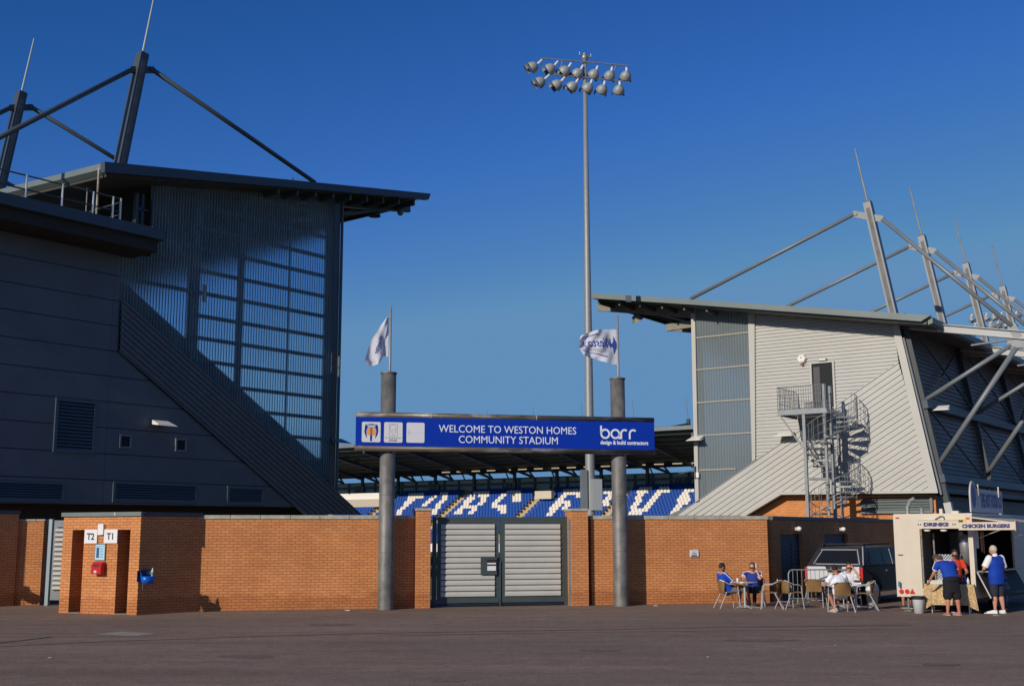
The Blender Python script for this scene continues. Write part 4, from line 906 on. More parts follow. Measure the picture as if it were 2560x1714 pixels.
t = thing('red_box', 'red wall-mounted post box with a dark slot below the pale blue notice', 'post box', TF.w((x0+x1)/2, 0, (z0+z1)/2), radians(TF.h))
a, b = x1-x0, z1-z0
M().prism([(-.19, -b/2), (0, -b/2), (0, b/2), (-.12, b/2), (-.19, b/2-.09)], -a/2, a/2).tf(Matrix(((0, 1, 0, 0), (1, 0, 0, 0), (0, 0, 1, 0), (0, 0, 0, 1)))).build('body', RED, t, bevel=.006)
M().box(-a*.34, a*.3, -.196, -.19, b*.12, b*.28).build('slot', INK, t); M().box(-a*.2, a*.08, -.197, -.191, -b*.40, -b*.2).build('label_plate', mat('pale_label', (.55, .6, .8), .4), t)
# bin on side wall
bx, bz = TS.px(370, 1442, -.2)
def bowl_bin(fr, bx, bz, label, bottle=True):
    t = thing('wall_bin', label, 'litter bin', fr.w(bx, 0, bz), radians(fr.h))
    BB = mat('blue_bin_plastic', (.0, .10, .50), .35) if 'blue_bin_plastic' not in bpy.data.materials else bpy.data.materials['blue_bin_plastic']
    m = M(); m.lathe([(.001, -.17), (.14, -.165), (.17, -.10), (.19, .03), (.175, .03), (.14, -.1), (.001, -.14)], (0, -.19, 0), n=20, sy=.95); m.build('bowl', BB, t, smooth=True)
    m = M(); m.lathe([(.19, .03), (.205, .16), (.2, .17), (.17, .03)], (0, -.19, 0), n=16, sy=.95, a0=.2, a1=pi-.2); m.box(-.2, .2, -.02, 0, -.12, .17); m.path([(-.19, -.2, .03), (-.17, -.1, .17), (0, -.02, .2), (.17, -.1, .17), (.19, -.2, .03)], .012, 6); m.build('backplate', mat('bin_back_dark', (.01, .03, .12), .5), t)
    m = M().tube((-.05, -.06, -.17), (-.05, -.06, -.32), .006).tube((.03, -.06, -.17), (.03, -.06, -.32), .006); m.build('strap', MAST, t)
    return t
bowl_bin(TS, bx, bz, 'blue plastic bowl bin hung on the shaded side wall of the turnstile block')
q = TS.w(bx+.06, -.30, bz+.10); t = thing('plastic_bottle', 'clear plastic bottle with a green label standing in the blue wall bin', 'bottle', q)
M().lathe([(.001, -.1), (.03, -.1), (.032, .06), (.012, .11), (.012, .13), (.001, .13)], n=12).build('bottle_body', mat('cloudy_plastic', (.55, .62, .60), .2), t, smooth=True)
M().lathe([(.0325, -.04), (.0325, .03)], n=12).build('label_band', mat('green_band', (.10, .30, .16), .5), t); M().lathe([(.015, .115), (.015, .14), (.001, .14)], n=10).build('cap', LAMPW, t)
# ================================================================ left side: pier, louvred gate, block
GR = ground(98, 1512); GL = GR-Vector((cos(radians(12)), sin(radians(12)), 0))*1.5; GF = fr2(GL, GR); lg = (GR-GL).length
zG = GF.px(90, 1297)[1]
wall('brick_wall', 'short orange brick wall at far left beside the narrow louvred gate', -1.5, lg, 0, 1.2, zG, .06, None, 1.4, frame=GF)
g0, g1 = ground(114, 1512.5), ground(150, 1510)
sg = Fr(g0.x, g0.y, -12)
t = thing('side_gate', 'partly hidden louvred gate between the far left wall and the turnstile block', 'gate', sg.o, radians(sg.h))
M().box(-.02, .09, -.05, .06, 0, sg.px(125, 1297)[1]).build('gate_post', mat('bluish_galvanised', (.25, .32, .36), .45, .3), t)
zt_ = sg.px(140, 1300)[1]; m = M().box(.13, .25, 0, .06, .16, zt_).box(.25, 1.9, 0, .06, zt_-.2, zt_).box(.25, 1.9, 0, .06, .16, .42); f = m.build('gate_frame', MAST, t)
for k in range(13):
    z = .44+k*(zt_-.66)/13; h = (zt_-.66)/13; M().prism([(-.0, z), (-.09, z+h*.3), (-.06, z+h*.7), (.02, z+h*.93)], .22, 1.9).tf(Matrix(((0, 1, 0, 0), (1, 0, 0, 0), (0, 0, 1, 0), (0, 0, 0, 1)))).build('slat', LOUV, f)
k1 = ground(33, 1513.5); k0 = k1-Vector((cos(SIDE), sin(SIDE), 0))*4; KF = fr2(k0, k1); lk = (k1-k0).length
kw = thing('brick_wall', 'dark shaded brick wall at the left edge of the picture', 'brick wall', KF.o, radians(KF.h))
M().box(-2, lk, 0, .35, 0, KF.px(10, 1285)[1]).build('brickwork', BR, kw)
M().box(-2, lk+.03, -.04, .4, KF.px(10, 1285)[1]+.001, KF.px(10, 1285)[1]+.12).build('capping', FASCD, kw)
bowl_bin(KF, lk-1.3, .98, 'blue bowl bin on the shaded wall outside the left edge, seen only by its shadow')
# ================================================================ entrance sign
def before(px, dist):
    d = ray(px, 1400); d = Vector((d.x, d.y, 0)); t = (WF.o-WF.n*dist-Vector((0, 0, 0))).dot(WF.n)/d.dot(WF.n); return d*t
pl, pr_ = before(965, .52), before(1551, .50)
SF = fr2(pl, pr_); gz = thing('entrance_sign', 'blue welcome sign between two thick grey steel columns in front of the gate', 'entrance sign', SF.o, radians(SF.h))
xr_ = (pr_-pl).length
for k, (x, py) in enumerate(((0, 932), (xr_, 946))):
    z = SF.px(972 if k == 0 else 1542, py)[1]
    M().lathe([(.222, 0), (.215, z), (.20, z+.002), (.001, z+.002)], (x, 0, 0), n=40).build('column', POST, gz, smooth=2)
    M().lathe([(.217, z-.03), (.238, z-.03), (.238, z+.012), (.217, z+.012)], (x, 0, 0), n=40).build('column_cap', POST, gz)
NSG = -.33
sp = lambda x, y, n=NSG: SF.px(x, y, n)
xa, xb = sp(889.5, 1080)[0], sp(1636, 1087)[0]
zt1 = (sp(891, 1037.5)[1]+sp(1636, 1048.5)[1])/2; zb1 = (sp(889, 1121)[1]+sp(1636, 1127)[1])/2
M().tube((xa-.0, NSG+.06, zt1), (xb-.0, NSG+.06, zt1), .085, n=20).build('top_rail', PIPE, gz, smooth=2)
M().tube((xa-.02, NSG+.06, zb1), (xb+.03, NSG+.06, zb1), .085, n=20).build('bottom_rail', PIPE, gz, smooth=2)
pn = M().box(xa, xb, NSG, NSG+.05, zb1+.06, zt1-.06).build('panel', BLUE, gz)
m = M()
for i in range(9):
    x = xa+.12+(xb-xa-.24)*i/8
    for z in (zb1+.11, zt1-.11): m.tube((x, NSG-.006, z), (x, NSG, z), .011, n=8)
m.build('bolt_heads', mat('bolt_grey', (.12, .13, .2), .4, .4), gz)
for px in (1078, 1341): x = sp(px, 1040)[0]; M().tube((x-.012, NSG+.06, zt1), (x+.012, NSG+.06, zt1), .0875, n=20).build('rail_band', TRIM, gz)
zc = (zb1+zt1)/2; yq = NSG-.006
def tx(name, s, pxl, pxr, py, hh, bold=0, parent=None, material=TXW, al='CENTER'):
    a, z = sp(pxl, py, yq); b, _ = sp(pxr, py, yq)
    o = text(name, s, hh, material, gz if parent is None else parent, ((a+b)/2, yq, z), depth=.002, bold=bold)
    wdt = o.dimensions.x if o.dimensions.x else 1; bpy.context.view_layer.update(); wdt = max(v.co.x for v in o.data.vertices)-min(v.co.x for v in o.data.vertices)
    k = (b-a)/wdt; c = (max(v.co.x for v in o.data.vertices)+min(v.co.x for v in o.data.vertices))/2
    for v in o.data.vertices: v.co.x = (v.co.x-c)*k
    return o
tx('lettering', 'WELCOME TO WESTON HOMES', 1097, 1440.5, 1071.5, .30)
tx('lettering', 'COMMUNITY STADIUM', 1147, 1394.5, 1098.5, .30)
tx('lettering', 'design & build contractors', 1501, 1620.5, 1105.5, .16, .005)
# barr logo drawn as strokes
ox, oz = sp(1500.5, 1094, yq)[0], sp(1500.5, 1096, yq)[1]; u = (sp(1591, 1094, yq)[0]-ox)/970.0; m = M()
def stroke(pts, r=24):
    pts = [Vector((ox+a*u, yq-.001, oz+b*u)) for a, b in pts]; hw = r*u; L_ = []
    vs = []
    for i, p in enumerate(pts):
        d = (pts[min(i+1, len(pts)-1)]-pts[max(i-1, 0)]).normalized(); q = Vector((-d.z, 0, d.x))*hw
        vs += [p+q, p-q, p+q+Vector((0, .004, 0)), p-q+Vector((0, .004, 0))]
    m.add(vs, [(4*i, 4*i+4, 4*i+5, 4*i+1) for i in range(len(pts)-1)])
arc = lambda cx_, cy_, r, a0, a1, n=18: [(cx_+r*cos(radians(a0+(a1-a0)*i/n)), cy_+r*sin(radians(a0+(a1-a0)*i/n))) for i in range(n+1)]
stroke([(26, 335), (26, 120)]); stroke(arc(135, 128, 107, 180, 540, 30)); stroke(arc(405, 128, 107, 0, 360, 30)); stroke([(512, 128), (512, 0)]); 
stroke([(562, 0), (562, 130)]+arc(655, 140, 93, 180, 50)); stroke([(790, 0), (790, 130)]+arc(885, 140, 93, 180, 45)); m.build('logo', TXW, gz)
def rrect(m, x0, x1, z0, z1, r, y, t=.003):
    pts = []
    for cx_, cz_, a in ((x1-r, z1-r, 0), (x0+r, z1-r, 90), (x0+r, z0+r, 180), (x1-r, z0+r, 270)):
        pts += [(cx_+r*cos(radians(a+k*22.5)), cz_+r*sin(radians(a+k*22.5))) for k in range(5)]
    m.prism(pts, y, y+t)
LP_ = mat('logo_panel_white', (.70, .71, .74), .5)
boxes = []
for (a, b) in (((905, 1053.5), (951, 1105)), ((960.5, 1054.5), (1006, 1106)), ((1016.5, 1055.5), (1061, 1106.5))):
    x0, z1 = sp(*a, yq); x1, z0 = sp(*b, yq); m = M(); rrect(m, x0, x1, z0, z1, .04, yq-.002); boxes.append((m.build('logo_panel', LP_, gz), x0, x1, z0, z1))
o, x0, x1, z0, z1 = boxes[0]; cxx = (x0+x1)/2; sw_ = (x1-x0)/330; q = lambda px, pz: (cxx+(px-165)*sw_, z1-(pz)*sw_)
yy = yq-.004
def poly(pts, mt_, nm='emblem', y=yy, par=o): M().prism([q(*p) for p in pts], y, y+.0015).build(nm, mt_, par)
CB_ = mat('crest_blue', (.0, .03, .30), .5); OR = mat('crest_orange', (.80, .36, .12), .5)
poly([(60, 50), (165, 34), (275, 50), (280, 100), (165, 100), (52, 100)], CB_); poly([(60, 50), (52, 100), (42, 170), (60, 230), (95, 298), (85, 220), (78, 170), (100, 100)], CB_)
poly([(275, 50), (285, 100), (290, 170), (275, 230), (232, 298), (245, 220), (255, 170), (235, 100)], CB_); poly([(145, 240), (185, 240), (180, 335), (165, 345), (147, 335)], CB_)
poly([(105, 105), (145, 105), (145, 238), (100, 230), (78, 190)], OR); poly([(188, 105), (228, 105), (255, 190), (235, 230), (188, 238)], OR); poly([(147, 100), (186, 100), (186, 240), (147, 240)], mat('crest_brown', (.42, .14, .05), .5))
poly([(82, 60), (250, 60), (240, 74), (90, 74)], TXW, y=yy-.002); poly([(105, 80), (230, 80), (225, 92), (110, 92)], TXW, y=yy-.002)
o, x0, x1, z0, z1 = boxes[1]; cxx = (x0+x1)/2; GY = mat('logo_grey_line', (.16, .16, .17), .5); m = M()
def line(pts, wd=5):
    for a, b in zip(pts, pts[1:]):
        a = Vector(q(*a)); b = Vector(q(*b)); d = (b-a).normalized(); n = Vector((-d.y, d.x))*wd*sw_/2
        m.add([((a+n).x, yy, (a+n).y), ((a-n).x, yy, (a-n).y), ((b-n).x, yy, (b-n).y), ((b+n).x, yy, (b+n).y)], [(0, 1, 2, 3)])
line([(92, 35), (240, 32), (236, 140), (242, 250), (90, 248), (96, 140), (92, 35)]); line([(120, 60), (150, 45), (200, 60), (220, 90), (205, 120), (212, 160), (185, 210), (165, 235), (145, 205), (120, 150), (105, 110), (120, 60)], 4)
line([(130, 125), (150, 130), (140, 160), (160, 170)], 4); line([(175, 120), (195, 118), (190, 150)], 4); line([(90, 312), (130, 304), (190, 312), (235, 306)], 12); line([(90, 335), (130, 327), (190, 335), (235, 329)], 12)
m.build('emblem', GY, o)
t_ = text('lettering', 'Colchester', .07, mat('logo_text_grey', (.25, .25, .26), .5), gz, (cxx, yy, q(165, 277)[1]), depth=.001); b_ = max(v.co.x for v in t_.data.vertices)-min(v.co.x for v in t_.data.vertices)
for v in t_.data.vertices: v.co.x *= (290*sw_)/b_
o, x0, x1, z0, z1 = boxes[2]; cxx = (x0+x1)/2; FD = mat('faded_lilac', (.58, .58, .68), .6)
poly([(25, 125), (60, 150), (90, 180), (60, 200), (30, 220)], FD, par=o); poly([(90, 172), (300, 176), (300, 192), (90, 196)], mat('fainter_lilac', (.65, .66, .72), .6), par=o)
for x in (0, xr_):
    for z in (1.55, 3.15): M().tube((x, 0, z), (x, 0, z+.018), .2215, n=40, caps=False).build('weld_band', mat('weld_grey', (.12, .115, .105), .6), gz)
# flag poles + flags
for k, x in enumerate((0, xr_)):
    zt_ = SF.px(975 if k == 0 else 1539, 768 if k == 0 else 787)[1]; z0 = SF.px(972 if k == 0 else 1542, 932 if k == 0 else 946)[1]
    t = thing('flagpole', 'thin grey flagpole on top of the %s sign column' % ('left' if k == 0 else 'right'), 'flagpole', SF.w(x+.03, 0, z0), radians(SF.h), 'flagpoles on the sign columns')
    M().lathe([(.037, 0), (.034, zt_-z0), (.001, zt_-z0)], n=14).build('pole', MG, t, smooth=2); M().tube((0, 0, 0), (0, 0, .05), .06, n=14).build('base', POST, t)
FL = bpy.data.materials.new('white_flag_cloth'); FL.use_nodes = True; n_ = FL.node_tree; pb = n_.nodes['Principled BSDF']; pb.inputs['Base Color'].default_value = (.74, .76, .84, 1); pb.inputs['Roughness'].default_value = .9
tl = n_.nodes.new('ShaderNodeBsdfTranslucent'); tl.inputs[0].default_value = (.6, .65, .8, 1); mx = n_.nodes.new('ShaderNodeMixShader'); mx.inputs[0].default_value = .3
n_.links.new(pb.outputs[0], mx.inputs[1]); n_.links.new(tl.outputs[0], mx.inputs[2]); n_.links.new(mx.outputs[0], n_.nodes['Material Output'].inputs[0])
FN_ = mat('flag_navy_print', (.02, .05, .30), .8); FG = mat('flag_grey_print', (.38, .40, .52), .8)
def wave(x, z): return .10*sin(x*7.5+z*2.4)*min(1, abs(x)*1.6)+.05*sin(x*17-z*8)*min(1, abs(x))+.03*sin(z*14+x*5)*min(1, abs(x)*2)
def fgrid(fn, nx=44, nz=30):
    m = M(); vs = [fn(i/nx, j/nz) for i in range(nx+1) for j in range(nz+1)]
    m.add(vs, [(i*(nz+1)+j, (i+1)*(nz+1)+j, (i+1)*(nz+1)+j+1, i*(nz+1)+j+1) for i in range(nx) for j in range(nz)]); return m
fx = lambda px, py: SF.px(px, py)
def bil(c, u, v):
    (tl_, tr_, bl_, br_) = c; t = [tl_[i]+(tr_[i]-tl_[i])*u for i in (0, 1)]; b = [bl_[i]+(br_[i]-bl_[i])*u for i in (0, 1)]; return [t[i]+(b[i]-t[i])*v for i in (0, 1)]
# right flag: u 0 at pole
cr_ = [fx(1541, 823), fx(1454, 842), fx(1544, 911), fx(1456, 890)]; ox_ = xr_
def rf_(u_, v_):
    p = bil(cr_, u_, v_); x = p[0]+.04*sin(v_*3.1)*(1-u_)*.6-(.10*sin(v_*pi))*(u_**2); z = p[1]+.10*sin(u_*2.6)*(1-v_)-.03*sin(u_*6)*v_
    return (x-ox_, wave(u_*1.15, v_)*1.0, z)
t = thing('flag', 'white flag flying flat from the right pole with mirrored navy script and a navy star', 'flag', SF.w(ox_, 0, 0), radians(SF.h), 'flags on the sign')
fgrid(rf_).build('cloth', FL, t, smooth=True)
def on_flag(fn, u_, v_): p = fn(u_, v_); return Vector((p[0], p[1]-.012, p[2]))
t_ = text('lettering', 'Weston', 1, FN_, t, (0, 0, 0), rot=(0, 0, 0), depth=0, bold=.012)
xs_ = [v.co.x for v in t_.data.vertices]; a, b = min(xs_), max(xs_)
for v in t_.data.vertices:
    U = (v.co.x-a)/(b-a); V = v.co.y; v.co = on_flag(rf_, .16+U*.72+.10*V, .43-V*.42)
t_ = text('lettering', 'Homes', 1, FG, t, (0, 0, 0), rot=(0, 0, 0), depth=0); xs_ = [v.co.x for v in t_.data.vertices]; a, b = min(xs_), max(xs_)
for v in t_.data.vertices:
    U = (v.co.x-a)/(b-a); V = v.co.y; v.co = on_flag(rf_, .35+U*.42, .66-V*.2)
m = M()
def fline(fn, pts, h, mm, nn=14):
    P_ = []
    for (a0, b0), (a1, b1) in zip(pts, pts[1:]):
        for i in range(nn): P_.append((a0+(a1-a0)*i/nn, b0+(b1-b0)*i/nn))
    P_.append(pts[-1]); vs = []
    for u_, v_ in P_: vs += [on_flag(fn, u_, v_-h), on_flag(fn, u_, v_+h)]
    mm.add(vs, [(2*i, 2*i+2, 2*i+3, 2*i+1) for i in range(len(P_)-1)])
fline(rf_, [(.55, .14), (.92, .17)], .014, m); fline(rf_, [(.30, .82), (.95, .76)], .014, m)
m.build('stripe', FN_, t); m = M(); star = [(.03, .40), (.10, .20), (.13, .38), (.22, .45), (.13, .54), (.11, .72), (.05, .56), (-.0, .5)]
m.add([on_flag(rf_, max(0, a), b) for a, b in star], [tuple(range(8))]); m.build('star', FN_, t)
# left flag drooping
def lf_(u_, v_):
    A_ = [fx(970, 792), fx(966, 794), fx(957, 905), fx(913, 900)]
    L0, R0 = [(967, 793), (945, 822), (928, 850), (917, 880), (911, 903), (920, 916)], [(972, 792), (968, 815), (963, 842), (956, 868), (958, 890), (946, 911)]
    def ip(P_, t): t = t*(len(P_)-1); i = min(int(t), len(P_)-2); f_ = t-i; return (P_[i][0]+(P_[i+1][0]-P_[i][0])*f_, P_[i][1]+(P_[i+1][1]-P_[i][1])*f_)
    a_, b_ = ip(L0, v_), ip(R0, v_); x, z = fx(b_[0]+(a_[0]-b_[0])*u_, b_[1]+(a_[1]-b_[1])*u_)
    return (x, -.05+.09*sin(u_*7+v_*4)*v_+.03*sin(v_*17+u_*6), z)
t = thing('flag', 'white flag drooping from the left pole with navy script running down it', 'flag', SF.w(0, 0, 0), radians(SF.h), 'flags on the sign')
fgrid(lf_, 16, 36).build('cloth', FL, t, smooth=True)
m = M().add([(*[fx(972, 800)][0][:1], .02, fx(972, 800)[1]), (fx(958, 840)[0], .03, fx(958, 840)[1]), (fx(958, 890)[0], .05, fx(958, 890)[1]), (fx(971, 891)[0], .02, fx(971, 891)[1])], [(0, 1, 2, 3)]); m.build('cloth_fold', FL, t)
t_ = text('lettering', 'Weston', 1, FN_, t, (0, 0, 0), rot=(0, 0, 0), depth=0, bold=.012); xs_ = [v.co.x for v in t_.data.vertices]; a, b = min(xs_), max(xs_)
for v in t_.data.vertices:
    U = (v.co.x-a)/(b-a); V = v.co.y; v.co = on_flag(lf_, .30+V*.42+.1*U, .36+U*.34)
m = M(); fline(lf_, [(.82, .76), (.62, .93)], .012, m); fline(lf_, [(.12, .70), (.06, .80)], .02, m); m.build('stripe', FN_, t)
# ================================================================ food trailer
t0 = at(2243, 1490, 32.6); t0 = Vector((t0.x, t0.y, 0))
KR = Fr(t0.x, t0.y, -36.0); k = lambda x, y, n=0.0: KR.px(x, y, n)
tr = thing('food_trailer', 'cream catering trailer with open serving hatches reading DRINKS and CHICKEN BURGERS', 'food trailer', KR.o, radians(KR.h))
WR = k(2436, 1400)[0]; zt_ = k(2300, 1288)[1]; zb_ = k(2243, 1490)[1]; LN = 6.5
xh0, xh1 = k(2303, 1400)[0], k(2424, 1400)[0]; zh1 = k(2350, 1322)[1]; zh0 = k(2330, 1470)[1]
# rear (C) wall with hatch
m = M().box(0, xh0, 0, .05, zb_, zt_).box(xh0, xh1, 0, .05, zh1, zt_).box(xh1, WR, 0, .05, zb_, zt_).box(xh0, xh1, 0, .05, zb_+.05, zh0)
m.box(0, .05, .05, LN, zb_, zt_); m.build('body_panel', CREAM, tr, bevel=.004)
# side wall with window (right side, shaded)
m = M().box(WR-.05, WR, .05, .25, zb_, zt_-.01).box(WR-.05, WR, .25, LN, zb_, 1.02).box(WR-.05, WR, .25, LN, 2.16, zt_-.01).box(WR-.05, WR, 4.2, LN, 1.02, 2.16); m.build('side_panel', CREAM, tr)
M().box(.02, WR-.02, .06, LN, zb_, zb_+.06).build('floor', MASTD, tr); M().box(.0, WR, .051, LN, zt_+.001, zt_+.05).build('roof', CREAM, tr)
M().box(.051, WR-.052, LN-.1, LN, zb_+.07, zt_-.02).build('front_panel', mat('dark_interior_panel', (.05, .04, .035), .7), tr)
M().box(.052, .07, .06, LN-.1, zb_+.07, zt_-.02).build('interior_wall', mat('interior_grey', (.10, .085, .07), .6), tr)
INT = bpy.data.materials['interior_grey']; CHK = mat('perforated_metal', (.30, .31, .33), .35, .5, .0)
n_ = CHK.node_tree; ck = n_.nodes.new('ShaderNodeTexChecker'); ck.inputs['Scale'].default_value = 26; tc = n_.nodes.new('ShaderNodeTexCoord'); n_.links.new(tc.outputs['Object'], ck.inputs[0]); ck.inputs[1].default_value = (.55, .57, .62, 1); ck.inputs[2].default_value = (.06, .06, .07, 1); n_.links.new(ck.outputs[0], n_.nodes['Principled BSDF'].inputs['Base Color'])
# hatch jamb, inner fridge, shelves
M().box(xh0+.001, xh0+.04, .051, .8, zh0, zh1).box(xh0+.26, xh0+.30, .25, .3, zh0, zh1-.1).build('jamb', mat('tiled_jamb', (.20, .17, .13), .6, 0, .6, 14), tr)
M().box(xh0+.31, xh0+.95, .3, .34, 1.10, 1.50).build('perforated_screen', CHK, tr); M().box(xh0+.31, xh0+.95, .28, .36, 1.06, 1.10).box(xh0+.31, xh0+.95, .28, .36, .80, .86).build('shelf', TRIM, tr)
M().box(xh0+.31, xh0+.95, .31, .345, .86, 1.06).build('perforated_screen', CHK, tr)
M().box(xh0+.05, xh1-.05, .1, .7, zh0-.02, zh0+.03).build('counter', mat('steel_counter', (.35, .36, .37), .3, .6), tr)
M().lathe([(.001, 0), (.13, 0), (.15, .62), (.14, .72), (.08, .80), (.05, .83), (.001, .83)], (xh1-.26, .62, 1.2), n=18).build('water_boiler', mat('bright_steel', (.60, .61, .63), .3, .7, .2, 12), tr, smooth=2)
M().box(xh0+.4, xh0+.62, 1.3, 1.35, .9, 2.1).build('drinks_fridge', mat('fridge_black', (.02, .012, .012), .4), tr)
M().box(.8, .9, 3.0, 3.1, zb_+.1, zt_-.1).box(1.15, 1.3, 3.0, 3.1, zb_+.1, zt_-.1).build('interior_post', INT, tr)
# DRINKS awning
yw = -.42
a0, z0 = k(2290, 1321, yw); a1, z1 = k(2396, 1300, yw); hz = z1-z0; z0 = k(2290, 1320.5, yw)[1]; z1 = k(2290, 1300.5, yw)[1]
M().box(a0, a1, yw, yw+.03, z0, z1).build('hatch_fascia', CREAM, tr); M().add([(a0, yw+.03, z1), (a1, yw+.03, z1), (a1, 0, z1+.02), (a0, 0, z1+.02), (a0, yw+.03, z1-.03), (a1, yw+.03, z1-.03), (a1, 0, z1-.01), (a0, 0, z1-.01)], [(0, 1, 2, 3), (7, 6, 5, 4), (0, 4, 5, 1), (1, 5, 6, 2), (3, 7, 4, 0)]).build('hatch_awning', CREAM, tr)
def fit(s, size, mt_, parent, xa_, xb_, y, zc_, bold=.0, nm='lettering', depth=.002, h=None):
    o = text(nm, s, size, mt_, parent, ((xa_+xb_)/2, y, zc_), depth=depth, bold=bold)
    xs = [v.co.x for v in o.data.vertices]; ys = [v.co.y for v in o.data.vertices]; c = (max(xs)+min(xs))/2; cy = (max(ys)+min(ys))/2; kx = (xb_-xa_)/(max(xs)-min(xs)); ky = (h/(max(ys)-min(ys))) if h else 1
    for v in o.data.vertices: v.co.x = (v.co.x-c)*kx; v.co.y = (v.co.y-cy)*ky
    return o
def serif(o, bars_):  pass
zc_ = (z0+z1)/2
fit('DRINKS', .16, NAVY, tr, k(2309, 1311, yw)[0], k(2372, 1311, yw)[0], yw-.004, zc_, .012, h=.105)
m = M()
for c in (k(2299, 1310, yw)[0], k(2385, 1310, yw)[0]):
    for s_ in (-1, 1): m.add([(c+s_*.015, yw-.004, zc_+.03), (c+s_*.055, yw-.004, zc_), (c+s_*.015, yw-.004, zc_-.03)], [(0, 1, 2)] if s_ < 0 else [(2, 1, 0)])
m.build('diamond_mark', INK, tr)
b0, b1 = k(2397, 1311, yw-.02)[0], k(2538, 1315, yw-.02)[0]
y2 = yw-.05; zz0, zz1 = k(2460, 1324, y2)[1], k(2460, 1304, y2)[1]
M().box(b0, b1, y2, y2+.03, zz0, zz1).build('hatch_fascia', CREAM, tr); M().box(b1-.03, b1, y2+.031, 4.1, zz0, zz1).build('hatch_fascia', CREAM, tr)
M().add([(WR, .0, zt_-.05), (b1-.03, .0, zz1-.02), (b1-.03, 4.1, zz1-.02), (WR, 4.1, zt_-.05), (WR, .0, zt_-.08), (b1-.03, .0, zz1-.05), (b1-.03, 4.1, zz1-.05), (WR, 4.1, zt_-.08)], [(0, 1, 2, 3), (7, 6, 5, 4), (0, 4, 5, 1), (2, 6, 7, 3)]).build('hatch_awning', CREAM, tr)
for y in (.3, 3.9): M().tube((WR, y, 1.9), (b1-.3, y, zz1-.1), .012, n=6).build('hatch_stay', ALU, tr)
fit('CHICKEN BURGERS', .16, NAVY, tr, k(2405, 1311, y2)[0], k(2525, 1311, y2)[0], y2-.004, (zz0+zz1)/2, .012, h=.105)
M().box(b1+.001, b1+.02, y2, y2+.3, zz0-.02, zz1+.02).build('end_cap', mat('orange_cream_edge', (.75, .45, .3), .5), tr)
# details on body
m = M()
for px, py in ((2243, 1294), (2419, 1295)): x, z = k(px, py, -.012); m.box(x-.05, x+.05, -.012, -.001, z-.018, z+.018)
m.build('marker_light', RED, tr)
x0, z1_ = k(2368, 1297, -.01); x1, z0_ = k(2416, 1302.5, -.01); M().box(x0, x1, -.012, -.001, z0_-.02, z1_).build('number_plate', YEL, tr)
for px, s_ in ((2254, 'c'), (2268, 'c'), (2281, 't')):
    x, z = k(px, 1477.5, -.012)
    m = M()
    if s_ == 'c': m.tube((x, -.02, z), (x, -.001, z), .062, n=20)
    else: m.prism([(x-.075, z-.06), (x+.075, z-.06), (x, z+.075)], -.02, -.001)
    m.build('reflector' if s_ == 't' else 'rear_light', RED, tr)
x, z = k(2252, 1386, -.01); M().box(x-.07, x+.06, -.025, -.001, z-.012, z+.012).build('latch', MASTD, tr)
x, z = k(2251, 1458, -.01); M().tube((x, -.1, z+.06), (x, -.1, z-.08), .03).tube((x, -.08, z), (x, 0, z-.06), .014).build('tap', mat('tap_blue', (.05, .2, .45), .4), tr)
M().path([(k(2338, 1298)[0], -.03, k(2338, 1298)[1]), (k(2352, 1290)[0], -.05, k(2352, 1290)[1]), (k(2360, 1290)[0], -.05, k(2360, 1290)[1]), (k(2363, 1302)[0], -.03, k(2363, 1302)[1])], .012, 6).build('cable', MASTD, tr)
for px in (2318, 2359): x, z = k(px, 1324, -.3); M().ball((x, -.3, z-.01), .09, .06, .035).build('hatch_lamp', WHITE, tr)
for sx_, y in ((.0, 3.0), (.0, 3.9)):
    pass
for y in (2.6, 3.35):
    w_ = M().tube((WR-.32, y, .31), (WR-.08, y, .31), .31, n=28).build('wheel', BLACK, tr); M().tube((WR-.1, y, .31), (WR-.07, y, .31), .16, n=20).build('hub', MAST, w_)
for x, y in ((.25, .15), (WR-.25, .2)): M().tube((x, y, 0), (x, y, zb_), .035).box(x-.1, x+.1, y-.1, y+.1, 0, .02).build('jack_leg', MAST, tr)
M().box(.1, WR-.1, .4, LN, .28, zb_-.001).build('chassis', BLACK, tr)
# lower flap board on the side
fl = M(); fl.add([(WR+.06, .05, 1.03), (WR+.06, 4.0, 1.03), (WR+.36, 4.0, .42), (WR+.36, .05, .42), (WR+.02, .05, 1.03), (WR+.02, 4.0, 1.03), (WR+.32, 4.0, .40), (WR+.32, .05, .40)], [(0, 1, 2, 3), (7, 6, 5, 4), (0, 3, 7, 4), (1, 5, 6, 2), (0, 4, 5, 1), (3, 2, 6, 7)])
f = fl.build('menu_flap', mat('dark_menu_board', (.045, .045, .048), .7, 0, .3, 12, spec=.2), tr)
M().bar((WR+.05, .03, 1.05), (WR+.35, .03, .40), .03).build('flap_edge', TRIM, f)
d_ = Vector((.3, 0, -.61)).normalized()
for i, s_ in enumerate(('HOT FOOD', 'TO GO')):
    o = text('lettering', s_, .26, mat('menu_text', (.20, .19, .20), .6), tr, (WR+.13+i*.12+.008, 1.9, .90-i*.26), rot=(0, 0, 0), depth=.001, bold=.01)
    o.rotation_euler = Matrix(((0, -d_.x, .897), (1, 0, 0), (0, -d_.z, .441))).to_euler()
M().box(WR+.0, WR+.28, .2, 4.0, 1.05, 1.08).build('serving_shelf', mat('shelf_steel', (.40, .41, .42), .3, .6), tr)
